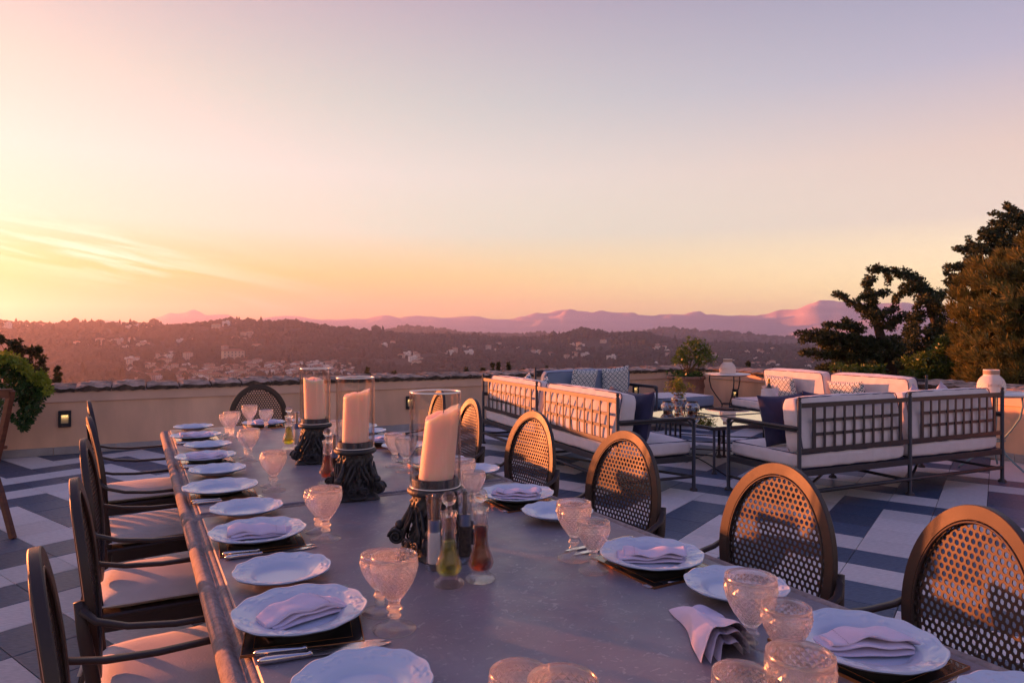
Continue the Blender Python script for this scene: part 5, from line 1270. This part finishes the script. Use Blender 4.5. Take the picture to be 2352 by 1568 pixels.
def jar(label, p, sc_=1.0):
    """pierced ceramic lantern: every hole of the lower courses is cut"""
    r = thing('lantern', label, 'lantern', p, random.uniform(0, 3), 'pale pierced ceramic lanterns')
    prof = [(.100, 0), (.122, .004), (.127, .016), (.128, .060), (.124, .100), (.110, .135), (.088, .162), (.072, .176), (.069, .186), (.070, .228), (.073, .232), (.073, .238), (.066, .238), (.064, .19)]
    b = MB(); nn = 72; rows = [(q[0], q[1]) for q in prof]
    fine = []
    for i in range(len(prof) - 1):
        m_ = max(1, int(math.hypot(prof[i + 1][0] - prof[i][0], prof[i + 1][1] - prof[i][1]) / .006))
        fine += [(prof[i][0] + (prof[i + 1][0] - prof[i][0]) * q / m_, prof[i][1] + (prof[i + 1][1] - prof[i][1]) * q / m_) for q in range(m_)]
    fine.append(prof[-1]); n_ = len(fine); vs = [(x * sc_ * math.cos(2 * math.pi * k / nn), x * sc_ * math.sin(2 * math.pi * k / nn), z * sc_) for x, z in fine for k in range(nn)]; fs = []
    for i in range(n_ - 1):
        z = fine[i][1]
        for k in range(nn):
            if .010 < z < .16 and i < n_ - 16 and (k + i) % 3 == 0 and i % 2 == 0: continue
            if .066 < z < .086 and (k % 24) > 11 and k % 2 == 0: continue
            fs.append((i * nn + k, i * nn + (k + 1) % nn, (i + 1) * nn + (k + 1) % nn, (i + 1) * nn + k))
    b.add(vs, fs, True); b.build('pierced_shell', m_pw, r)
    b = MB(); b.lathe([(.088 * sc_, .004), (.088 * sc_, .05 * sc_), (.085 * sc_, .16 * sc_), (.05 * sc_, .175 * sc_), (.0005, .176 * sc_)], 32, None, None, False, True); b.build('inner_shade', m_pw, r)
    b = MB(); b.lathe([(.0715 * sc_, .190 * sc_), (.0735 * sc_, .196 * sc_), (.0735 * sc_, .222 * sc_), (.0715 * sc_, .228 * sc_)], 40, None, None, False, True); b.build('woven_band', mat('woven_band', (.36, .26, .20), .9, bump=.002, bscale=90), r)
jar('pale pierced lantern on the round table in the terrace corner', RT1 + Vector((0, 0, .755)), 1.0)
jar('pale pierced lantern on the green legged round table at the right', RT2 + Vector((-.035, -.02, .785)), .98)

# wine cooler wrapped in a napkin, with a bottle
m_wh = mat('white_linen', (.68, .62, .68), .95, bump=.001, bscale=120); m_bot = mat('dark_bottle', (.010, .014, .010), .08, spec=.6, coat=.4); m_foil = mat('gold_foil', (.62, .40, .09), .35, metal=.6)
wp = W3(1768, 926, .44)
r = thing('wine_cooler', 'ribbed glass wine cooler wrapped in a white napkin behind the navy pillow', 'wine cooler', wp, .3)
b = MB(); b.lathe([(.085, 0), (.090, .004), (.105, .23), (.108, .235), (.100, .235), (.086, .01), (.0005, .01)], 48, None, lambda th, i, q: q * (1 + .012 * math.cos(th * 24)), False, True); b.build('cooler', m_cl, r)
b = MB()
def wrap(u, v):
    a = u * 2 * math.pi; z = .055 + v * .16 + .018 * math.sin(a * 2 + 1) * (v > .5) ; q = .112 + .004 * math.sin(a * 5 + v * 6) + .012 * v * max(0, math.sin(a + .5)); return (q * math.cos(a), q * math.sin(a), z + .03 * v * math.sin(a * 1.0 + 2))
b.grid(wrap, 48, 12, None, True, False); b.build('napkin_wrap', m_wh, r)
r = thing('wine_bottle', 'dark wine bottle with gold foil neck standing in the cooler', 'bottle', wp + Vector((-.01, 0, .018)), 0)
b = MB(); b.lathe([(.036, 0), (.037, .004), (.037, .19), (.033, .215), (.018, .24), (.0145, .258), (.0145, .32), (.0005, .321)], 28, None, None, True, True); b.build('glass', m_bot, r)
b = MB(); b.lathe([(.0152, .262), (.0152, .302), (.0165, .303), (.0165, .316), (.0150, .322), (.0005, .323)], 24, None, None, False, True); b.build('foil', m_foil, r)

# loose pillows
PN = pillow_mesh(.44, .44, .15, m_navy, 1); PP = pillow_mesh(.45, .45, .14, m_pat, 2); PLm = pillow_mesh(.60, .36, .13, m_pat, 3); PG = pillow_mesh(.45, .45, .14, m_lil, 4); PC = pillow_mesh(.48, .42, .15, m_can, 6)
def pillow(me, root, x, y, z, tilt, spin, label, twist=0):
    """set on a sofa: x along it, tilt leans it back"""
    M = root.matrix_basis if False else (Matrix.Translation(root.location) @ Matrix.Rotation(root.rotation_euler[2], 4, 'Z'))
    T = M @ Matrix.Translation((x, y, z)) @ Matrix.Rotation(R(spin), 4, 'Z') @ Matrix.Rotation(R(90 - tilt), 4, 'X') @ Matrix.Rotation(R(twist), 4, 'Z')
    o = obj('pillow', me, None); o.matrix_basis = T; tag(o, label, 'pillow', 'throw pillows of the lounge')
zb = .455 + .20
LL = (SL1 - SL0).length; LR_ = (SR1 - SR0).length
# sofa L local x: which end is near the camera?
nearL = (S_L.location - SL0).length < .1
def xl(k): return k if nearL else LL - k
nearR = (S_R.location - SR0).length < .1
def xr(k): return k if nearR else LR_ - k
pillow(PN, S_L, xl(.24), .34, zb, 14, 0, 'navy velvet pillow at the near end of the orange lit sofa', 4)
pillow(PN, S_L, xl(.58), .36, zb - .01, 18, 10, 'second navy pillow behind the first on the orange lit sofa', -8)
pillow(PP, S_L, xl(2.55), .26, zb - .03, 14, -8, 'patterned pillow peeking over the far half of the orange lit sofa back', 42)
pillow(PP, S_L, xl(2.12), .28, zb - .05, 14, 8, 'patterned pillow peeking over the middle of the orange lit sofa back', 38)
pillow(PN, S_R, xr(.26), .40, zb, 14, -12, 'large navy pillow leaning at the left end of the right sofa', 3)
pillow(PN, S_R, xr(.66), .36, zb + .01, 18, 12, 'navy pillow partly hidden behind the left back cushion of the right sofa', -6)
pillow(PG, S_R, xr(1.75), .26, zb - .04, 12, 4, 'grey lilac pillow whose corner shows above the right half of the right sofa', 38)
pillow(PG, S_R, xr(2.15), .26, zb - .03, 12, 0, 'grey lilac pillow whose corner shows near the right end of the right sofa', 40)
FLn = (SF1 - SF0).length
def xf(k): return k if (S_F.location - SF0).length < .1 else FLn - k
pillow(PP, S_F, xf(.60), .32, zb + .02, 16, 4, 'left of two square patterned pillows on the far sofa', 2)
pillow(PP, S_F, xf(1.18), .30, zb + .04, 14, -6, 'right of two square patterned pillows on the far sofa', -7)
# bigger back cushions of the sofas by the right wall already stand in the sofas; long patterned pillows lean on them
L4 = (S4b - S4a).length
def x4(k): return k if (S_4.location - S4a).length < .1 else L4 - .03 - k
def x5(k): return k if (S_5.location - S4b).length < .1 else (S4c - S4b).length - k
pillow(PLm, S_4, x4(.60), .36, .455 + .16, 20, 0, 'long patterned pillow leaning behind the wine bottle', 2)
pillow(PLm, S_5, x5(.50), .36, .455 + .16, 20, 0, 'long patterned pillow on the sofa nearer the camera by the right wall', -3)
# cable on the paving under the low tables
cb2 = MB(); pts = [W3(1676, 1094 - 5, .006), W3(1700, 1096, .006), W3(1736, 1102, .006), W3(1752, 1106, .006)]
pa = [W3(u, v, .006) for u, v in ((1575, 1040), (1600, 1043), (1640, 1046), (1680, 1050), (1720, 1056))]
cb2.tube(pa, .006, 6); cb2.tube([W3(u, v, .006) for u, v in ((1575, 1042), (1600, 1050), (1622, 1062), (1642, 1075), (1668, 1092))], .006, 6)
tag(cb2.build('cable', m_mg), 'black cable lying on the paving under the low mirrored tables', 'cable')
# ------------------------------------------------------------------ plants, pots and trees
m_con = leafmat('conifer_green', (.012, .026, .012), (.065, .075, .025), 3.5, .15, .6)
m_oli = leafmat('olive_leaf', (.050, .056, .016), (.26, .215, .060), 3.6, .3, .5)
m_dk = leafmat('dark_leaf', (.012, .030, .012), (.030, .055, .018), 2.0, .15, .5)
m_bush = leafmat('box_leaf', (.020, .055, .018), (.045, .105, .022), 6.0, .25, .4); m_tip = leafmat('young_leaf', (.14, .20, .02), (.28, .30, .03), 9.0, .35, .4)
m_shr = leafmat('shrub_leaf', (.035, .085, .020), (.12, .16, .025), 7.0, .3, .4)
m_bark = mat('bark', (.06, .045, .032), .95, var=.3, vscale=12, bump=.01, bscale=12)
def V2(x, y): return ((1900 + x / 3.137) * .9408, (450 + y / 3.137) * .9408)
def at(u, v, D): return Vector(((u - CX) / F_PX * D, D, CAM_H - (v - HY) / F_PX * D))
def blob_chain(pts, step, D, depth, seed, jit=.5):
    """pts: (x, y, r) in crop pixels along one limb -> clump centres and radii in metres at distance D, spread in depth"""
    g = random.Random(seed); C = []; Rr = []; k_ = .9408 / 3.137 * D / F_PX
    for i in range(len(pts) - 1):
        (x0, y0, r0), (x1, y1, r1) = pts[i], pts[i + 1]; n = max(1, int(math.hypot(x1 - x0, y1 - y0) / step))
        for q in range(n):
            t_ = (q + g.random()) / n; x, y, r = x0 + (x1 - x0) * t_, y0 + (y1 - y0) * t_, r0 + (r1 - r0) * t_
            for _ in range(max(1, int((r / 26) ** 1.5 + .5))):
                a = g.uniform(0, 6.28); m_ = g.random() ** .6 * r * jit * 1.5; u, v = V2(x + m_ * math.cos(a), y + m_ * math.sin(a)); dd = D + g.gauss(0, depth) * (.25 + r / 90)
                p = at(u, v, dd); C.append(tuple(p)); Rr.append(max(.10, min(r, 34) * k_ * g.uniform(.65, 1.1)))
    return C, Rr
def limb_tubes(limbs, D, parent, ground_z, base_x):
    b = MB()
    for pts in limbs:
        P = []; 
        for x, y, r in pts: u, v = V2(x, y); P.append(at(u, v, D))
        n = len(P); b.tube(P, [.10 * (1 - .8 * i / max(1, n - 1)) + .012 for i in range(n)], 6)
    return b.build('branches', m_bark, parent)
def limb_tree(name, label, cat, D, trunk, limbs, leafm, seed, step=16, nleaf=46, size=.10, depth=.5, aspect=.5, dirv=None, kfac=1.0):
    P = [at(*V2(x, y), D) for x, y, r in trunk]; P[0].z = min(P[0].z, -5.5)
    r = thing(name, label, cat, (P[0].x, P[0].y, 0)); off = Vector((-P[0].x, -P[0].y, 0))
    b = MB(); b.tube([p + off for p in P], [.24 * (1 - .85 * i / (len(P) - 1)) for i in range(len(P))], 9); b.build('trunk', m_bark, r)
    lb = MB()
    for pts in limbs:
        Q = [at(*V2(x, y), D) + off for x, y, q in pts]; n = len(Q); lb.tube(Q, [.075 * (1 - .85 * i / max(1, n - 1)) + .008 for i in range(n)], 5)
    tag(lb.build('branches', m_bark, r), kind=None)
    C, Rr = [], []
    for i, pts in enumerate(limbs):
        c, q = blob_chain(pts, step, D, depth, seed * 31 + i); C += c; Rr += q
    C = np.array(C) + np.array(off); leaves(C, np.array(Rr) * kfac, nleaf, size, 'crown', leafm, r, seed, aspect, 0.0, dirv)
    return r
limb_tree('conifer_tree', 'dark spreading conifer with a ragged spire, leftmost of the trees right of the sofas', 'tree', 21.0, [(900, 1620, 1), (860, 1400, 1), (780, 1150, 1), (720, 950, 1), (690, 740, 1)], [
    [(820, 1250, 60), (600, 1200, 62), (420, 1150, 42), (260, 1140, 30), (150, 1135, 12)], [(640, 1300, 60), (420, 1230, 50), (250, 1180, 22), (165, 1190, 12)],
    [(700, 1350, 70), (450, 1300, 55), (260, 1295, 30), (170, 1295, 10)], [(620, 1380, 60), (400, 1400, 50), (280, 1420, 22)], [(640, 1120, 50), (540, 1080, 36), (500, 1030, 18)], [(560, 1100, 34), (450, 1080, 24), (350, 1075, 10)],
    [(720, 1020, 50), (610, 930, 34), (520, 880, 22), (430, 830, 14)], [(760, 1060, 70), (720, 900, 44), (690, 800, 26), (682, 712, 6)], [(710, 850, 26), (780, 835, 18), (850, 820, 10)], [(700, 770, 18), (640, 760, 10)], [(690, 860, 24), (625, 862, 12)],
    [(700, 740, 12), (735, 720, 8)], [(780, 1000, 50), (860, 960, 28), (920, 955, 14)], [(840, 1100, 60), (900, 1030, 40), (985, 1000, 26)], [(860, 1200, 80), (950, 1350, 80), (1000, 1460, 80)], [(760, 1300, 80), (700, 1430, 70), (560, 1460, 60), (400, 1450, 40), (300, 1440, 26)]], m_con, 1, nleaf=64, size=.085, kfac=.78)
limb_tree('conifer_tree', 'dark conifer arching to the left above the spired one', 'tree', 23.5, [(1250, 1620, 1), (1230, 1350, 1), (1200, 1050, 1), (1120, 820, 1), (1000, 690, 1)], [
    [(1220, 1000, 70), (1150, 860, 62), (1080, 760, 60), (980, 690, 44), (880, 660, 28), (780, 660, 22), (690, 655, 12)], [(1050, 800, 54), (960, 800, 34), (900, 860, 26), (890, 915, 12)], [(820, 660, 18), (845, 720, 14), (840, 760, 7)], [(790, 640, 14), (740, 630, 10)],
    [(1120, 880, 50), (1060, 920, 26), (1050, 965, 12)], [(1180, 940, 60), (1230, 850, 44), (1260, 830, 34)], [(1190, 1100, 90), (1150, 1250, 90), (1120, 1420, 90)], [(1050, 1080, 80), (1000, 1200, 90), (960, 1330, 80)], [(1260, 1050, 80), (1280, 1250, 80), (1250, 1450, 80)], [(990, 1010, 40), (1060, 1010, 44), (1120, 990, 50)]], m_con, 2, nleaf=64, size=.09, kfac=.80)
limb_tree('conifer_tree', 'tallest dark conifer with stepped branches behind the golden olive', 'tree', 26.0, [(2000, 1620, 1), (1990, 1100, 1), (1960, 700, 1), (1900, 400, 1), (1800, 200, 1)], [
    [(1900, 330, 60), (1830, 230, 44), (1780, 190, 30), (1745, 150, 10)], [(1800, 260, 40), (1720, 235, 26), (1635, 225, 10)], [(1850, 330, 54), (1720, 310, 34), (1625, 290, 12)], [(1800, 400, 60), (1640, 385, 40), (1530, 375, 16)], [(1700, 330, 30), (1610, 345, 22), (1570, 345, 10)], [(1900, 250, 40), (1960, 210, 50)], [(1740, 160, 14), (1800, 200, 20)],
    [(1780, 480, 70), (1620, 500, 54), (1500, 500, 40), (1420, 500, 28), (1355, 480, 10)], [(1540, 470, 40), (1470, 440, 20), (1455, 415, 10)], [(1700, 430, 40), (1600, 420, 30), (1545, 415, 14)], [(1560, 560, 50), (1460, 590, 30)], [(1480, 660, 60), (1380, 640, 34), (1275, 625, 12)], [(1400, 720, 50), (1330, 690, 26), (1278, 680, 12)], [(1400, 780, 60), (1320, 750, 30), (1275, 742, 12)],
    [(1500, 560, 60), (1420, 700, 60), (1340, 820, 50)], [(1900, 420, 70), (1760, 520, 80), (1620, 640, 80)]], m_con, 3, nleaf=64, size=.10, kfac=.80)
limb_tree('olive_tree', 'broad bushy olive tree glowing golden at the right edge behind the wall', 'tree', 17.5, [(1900, 1640, 1), (1880, 1300, 1), (1850, 1000, 1), (1840, 700, 1)], [
    [(1880, 470, 60), (1860, 420, 40), (1900, 380, 26)], [(1880, 600, 80), (1780, 560, 60), (1690, 560, 40)], [(1880, 700, 90), (1700, 660, 80), (1560, 640, 60), (1480, 610, 30)], [(1880, 820, 90), (1660, 780, 90), (1500, 740, 70), (1400, 740, 40)], [(1860, 950, 100), (1650, 920, 100), (1450, 880, 80), (1330, 830, 40)],
    [(1860, 1080, 100), (1620, 1050, 100), (1420, 1020, 80), (1320, 960, 40)], [(1860, 1220, 100), (1620, 1200, 100), (1430, 1180, 90), (1330, 1120, 50)], [(1860, 1360, 100), (1620, 1340, 100), (1430, 1330, 90), (1340, 1300, 50)], [(1860, 1480, 90), (1620, 1480, 90), (1400, 1480, 80)], [(1960, 380, 60), (1980, 700, 100), (1980, 1100, 100), (1980, 1500, 90)]], m_oli, 4, step=20, nleaf=46, size=.17, aspect=.16, dirv=(-.55, -.1, .55), depth=.75, kfac=.85)
limb_tree('dark_shrub', 'dark leafy mass low behind the wall between conifers and olive', 'shrub', 19.0, [(1200, 1640, 1), (1190, 1400, 1)], [
    [(1000, 1460, 60), (1180, 1420, 70), (1330, 1400, 60)], [(1200, 1300, 60), (1290, 1180, 50)], [(420, 1420, 40), (560, 1440, 50), (800, 1450, 60)], [(1000, 1380, 70), (1160, 1330, 60)], [(1300, 1480, 60), (1500, 1490, 50)]], m_shr, 5, nleaf=34, size=.10, depth=.4)

# dark pine and slim young conifer beyond the wall at the left
def puff_tree(name, label, cat, D, blobs, leafm, seed, nleaf, size, gz, aspect=.5):
    C = []; Rr = []; g = random.Random(seed)
    for u, v, r in blobs:
        for _ in range(max(2, int(r / 4))):
            a = g.uniform(0, 6.28); m_ = g.random() ** .5 * r; C.append(tuple(at(u + m_ * math.cos(a), v + m_ * math.sin(a) * .8, D + g.gauss(0, r * D / F_PX * .6)))); Rr.append(max(.03, r * .42 * D / F_PX * g.uniform(.6, 1.1)))
    c = np.array(C); bx, by = float(c[:, 0].mean()), float(c[:, 1].mean()); r_ = thing(name, label, cat, (bx, by, gz))
    top_ = float(c[:, 2].max()) - gz; b = MB(); b.tube([(0, 0, 0), (.0, 0, top_ * .5), (0, 0, top_ * .97)], [top_ * .025, top_ * .018, .02], 7)
    for k in range(0, len(C), 4): p = c[k] - [bx, by, gz]; b.tube([(0, 0, max(.1, p[2] * .82)), tuple(p)], [.03, .008], 4)
    b.build('trunk', m_bark, r_); leaves(c - [bx, by, gz], np.array(Rr), nleaf, size, 'crown', leafm, r_, seed, aspect); return r_
puff_tree('pine_tree', 'dark pine beyond the wall behind the leafy pot at the left', 'tree', 24, [(8, 782, 12), (22, 795, 14), (38, 790, 12), (45, 802, 12), (60, 808, 12), (75, 800, 10), (86, 797, 8), (80, 815, 10), (95, 818, 7), (60, 825, 14), (40, 818, 16), (15, 815, 18), (92, 835, 8), (80, 848, 12), (100, 850, 7), (60, 845, 14), (30, 840, 18), (84, 862, 12), (100, 866, 6), (5, 850, 20)], m_con, 11, 46, .13, -7)
puff_tree('young_conifer', 'slim young conifer alone beyond the wall, right of the dark pine', 'tree', 22, [(135, 845, 3), (131, 851, 5), (134, 858, 5), (127, 864, 6), (132, 870, 6), (122, 874, 7), (116, 880, 7), (130, 880, 6)], m_con, 12, 60, .08, -7)
CY = [(1071, 843, 3), (1110, 838, 5), (1131, 831, 6), (1144, 831, 9), (1168, 829, 6.5), (1202, 843, 9), (1256, 836, 14), (844, 837, 5), (775, 856, 26), (846, 852, 12), (905, 852, 4), (1718, 826, 9)]
LBC = ['tiny cypress tip just above the wall left of the slim cypress pair', 'small slim cypress left of the wider pair above the wall', 'slim cypress touching the broad one above the wall', 'broad cypress between two slim ones above the wall', 'slim lone cypress right of the broad one above the wall', 'low dark bush above the wall right of the lone cypress', 'rounded dark bush above the wall, just left of the far sofa post', 'thin tall cypress above the middle candle glass', 'wide low dark bush behind the two farther candles', 'rounded dark bush right of the middle candle glass', 'tiny cypress tip above the wall right of the middle candle', 'little green shrub above the wall between potted shrub and corner lantern']
for i, ((u, vt, wpx), lb) in enumerate(zip(CY, LBC)):
    D = 70; z1 = CAM_H - (vt - HY) / F_PX * D; x = (u - CX) / F_PX * D; rw = wpx / F_PX * D; gz = z1 - 7.5
    r = thing('cypress_tree' if wpx < 11 and i not in (5, 11) else 'dark_bush', lb, 'tree' if wpx < 11 and i not in (5, 11) else 'bush', (x, D, gz), 0, 'trees just beyond the parapet')
    g = np.random.default_rng(50 + i); n = 90; k = g.uniform(0, 1, n) ** .8; zz_ = 7.4 * (1 - k) if wpx < 11 else 7.2 - k * 5
    prof = (np.clip(k * 3.0, .08, 1)) ** .7 * rw; a = g.uniform(0, 6.28, n); q = g.uniform(0, .8, n)
    C = np.stack([prof * q * np.cos(a), prof * q * np.sin(a), zz_], 1); leaves(C, np.maximum(prof * .35, .10), 40, .22, 'crown', m_con, r, 60 + i, .5)
    b = MB(); b.tube([(0, 0, 0), (0, 0, 7)], [.12, .03], 6); b.build('trunk', m_bark, r)

# big terracotta pot with shrub in the corner
m_ter = mat('terracotta', (.20, .095, .065), .85, col2=(.32, .17, .12), vscale=9, bump=.003, bscale=26, detail=7); m_soil = mat('soil', (.03, .022, .016), .95)
pc = Vector((2.88, 11.30, 0)); r = thing('terracotta_pot', 'large old terracotta pot standing in the corner of the terrace', 'plant pot', pc, .4)
b = MB(); b.lathe([(.19, 0), (.20, .02), (.25, .22), (.287, .42), (.293, .56), (.282, .63), (.292, .645), (.312, .66), (.316, .69), (.306, .705), (.288, .705), (.282, .66), (.27, .63), (.0005, .63)], 48, None, lambda th, i, q: q * (1 + .004 * math.sin(th * 7 + i)), True, True); b.build('pot_body', m_ter, r)
for k in range(2):
    a = R(205 + k * 150); c, s = math.cos(a), math.sin(a); b = MB(); b.tube([(.285 * c, .285 * s, .58), (.335 * c, .335 * s, .57), (.345 * c, .345 * s, .52), (.32 * c, .32 * s, .47), (.288 * c, .288 * s, .46)], .017, 8); b.build('handle', m_ter, r)
b = MB(); b.lathe([(.283, .665), (.0005, .672)], 24, None, None, False, True); b.build('soil', m_soil, r)
r = thing('potted_shrub', 'leafy green shrub with bare lower stems growing in the corner terracotta pot', 'shrub', pc + Vector((0, 0, .66)))
C8 = lambda x, y: ((1600 + x / 4.704) * .9408, (800 + y / 4.704) * .9408)
bl = [(400, 150, 30), (430, 200, 40), (510, 180, 34), (380, 230, 40), (330, 280, 45), (300, 265, 30), (470, 270, 60), (560, 250, 50), (620, 270, 55), (600, 330, 55), (650, 330, 40), (530, 340, 55), (460, 350, 50), (400, 330, 50), (270, 350, 30), (240, 380, 20), (340, 370, 34), (560, 390, 36), (490, 410, 36)]
C = []; Rr = []; g = random.Random(8)
for x, y, q in bl:
    for _ in range(4):
        u, v = C8(x + g.gauss(0, q * .45), y + g.gauss(0, q * .45)); p = at(u, v, pc.y + g.gauss(0, .10)); C.append((p.x - pc.x, p.y - pc.y, p.z - .66)); Rr.append(.045 + g.random() * .03)
leaves(C, Rr, 22, .055, 'foliage', m_shr, r, 21, .38)
st = MB()
for q in C[::4]: st.tube([(g.gauss(0, .05), g.gauss(0, .05), 0), (q[0] * .35 + g.gauss(0, .02), q[1] * .4, q[2] * .45), q], [.009, .006, .003], 5)
st.build('stems', m_stem, r)
g2 = np.random.default_rng(5); cc = g2.uniform(-.24, .24, (40, 3)) * [1, 1, 0] + [0, 0, .05]; leaves(cc, np.full(40, .06), 20, .045, 'undergrowth', m_bush, r, 22, .6)

# left: ribbed pot with an overhanging bush, and the corner of a wooden armchair
m_rib = mat('ribbed_pale_pot', (.50, .43, .38), .85, var=.08, vscale=6)
pl = Vector((-5.72, 7.25, 0)); r = thing('ribbed_pot', 'pale ribbed pot under the overhanging bush at the far left', 'plant pot', pl)
b = MB(); b.lathe([(.20, .0), (.21, .04)] + [(.215 + .085 * k / 14 + (.008 if k % 2 else 0), .05 + .045 * k) for k in range(14)] + [(.31, .69), (.30, .72), (.28, .70), (.0005, .66)], 40, None, None, True, True); b.build('pot_body', m_rib, r)
r = thing('leafy_bush', 'dense green bush with yellow green tips hanging over the pot at the far left', 'bush', pl + Vector((0, 0, .66)))
g = random.Random(4); C = []; Rr = []; T_ = []; Tr = []
for u, v, q in [(0, 840, 26), (25, 850, 24), (50, 862, 22), (20, 880, 30), (70, 885, 22), (90, 880, 14), (60, 905, 26), (85, 910, 16), (30, 910, 30), (70, 930, 20), (55, 950, 20), (78, 940, 10), (60, 968, 12), (54, 980, 6), (0, 900, 30), (96, 895, 8), (-40, 860, 40), (-40, 920, 40), (-80, 880, 40)]:
    for _ in range(7):
        a = g.uniform(0, 6.28); m_ = g.random() ** .5 * q; p = at(u + m_ * math.cos(a), v + m_ * math.sin(a), 7.05 + g.gauss(0, .13)); C.append(tuple(p - pl - Vector((0, 0, .66)))); Rr.append(q * 7 / F_PX * .5)
leaves(C, Rr, 44, .042, 'foliage', m_bush, r, 31, .55)
for u, v, q in [(5, 824, 10), (20, 828, 9), (36, 836, 9), (60, 848, 8), (48, 842, 8), (86, 873, 8), (98, 868, 7), (78, 868, 6), (108, 900, 5), (-20, 822, 16), (100, 884, 5)]:
    for _ in range(9): p = at(u + g.gauss(0, q * .6), v - 3 + g.gauss(0, q * .5), 6.9 + g.gauss(0, .08)); T_.append(tuple(p - pl - Vector((0, 0, .66)))); Tr.append(.035)
leaves(T_, Tr, 30, .034, 'young_tips', m_tip, r, 32, .55)
m_wd = mat('reddish_hardwood', (.13, .045, .022), .5, var=.25, vscale=5, stretch=(1, 1, 8), bump=.0005, bscale=60)
cw = Vector((-3.71, 4.45, 0)); r = thing('wooden_armchair', 'reddish wooden garden armchair of which only posts show at the left edge', 'chair', cw, R(62))
# local: +y forward (away from the table), right side near the table
for sx in (-1, 1):
    b = MB(); b.tube([(sx * .27, .02, .30), (sx * .27, -.14, .66), (sx * .27, -.27, 1.00)], 1, 4, flat=(.030, .018, (1, 0, 0)), smooth=False); b.build('back_post', m_wd, r)
    b = MB(); b.tube([(sx * .29, -.25, .0), (sx * .29, -.10, .28), (sx * .30, .10, .56)], 1, 4, flat=(.030, .016, (1, 0, 0)), smooth=False); b.build('rear_leg', m_wd, r)
    b = MB(); b.tube([(sx * .29, .50, .0), (sx * .29, .30, .32), (sx * .29, .16, .58)], 1, 4, flat=(.030, .016, (1, 0, 0)), smooth=False); b.build('front_leg', m_wd, r)
    b = MB(); b.box((sx * .30, .16, .60), (.06, .52, .025), None, .005); b.build('armrest', m_wd, r)
for k in range(7): b = MB(); b.box((-.20 + k * .066, -.13, .66), (.045, .016, .62), Matrix.Translation((0, -.13, .66)) @ Matrix.Rotation(R(21), 4, 'X') @ Matrix.Translation((0, .13, -.66)), .003); b.build('back_slat', m_wd, r)
for z, y in ((.98, -.262), (.40, -.03)): b = MB(); b.box((0, y, z), (.56, .03, .06), None, .004); b.build('back_rail', m_wd, r)
for k in range(8): b = MB(); b.box((0, .0 + k * .062, .42 + .004 * k), (.54, .050, .018), None, .003); b.build('seat_slat', m_wd, r)
# ------------------------------------------------------------------ haze: one closed box of even air
hz = MB(); top = 455.0; bot = -345.0; hz.box((0, 0, (top + bot) / 2), (20400, 20400, top - bot))
mh = bpy.data.materials.new('haze_air'); mh.use_nodes = True; th_ = mh.node_tree; th_.nodes.clear()
pv = th_.nodes.new('ShaderNodeVolumePrincipled'); pv.inputs['Color'].default_value = (.62, .60, .88, 1)
pv.inputs['Density'].default_value = 1.35e-4; pv.inputs['Anisotropy'].default_value = .64
oo = th_.nodes.new('ShaderNodeOutputMaterial'); th_.links.new(pv.outputs[0], oo.inputs['Volume'])
tag(hz.build('haze', mh), kind='stuff')
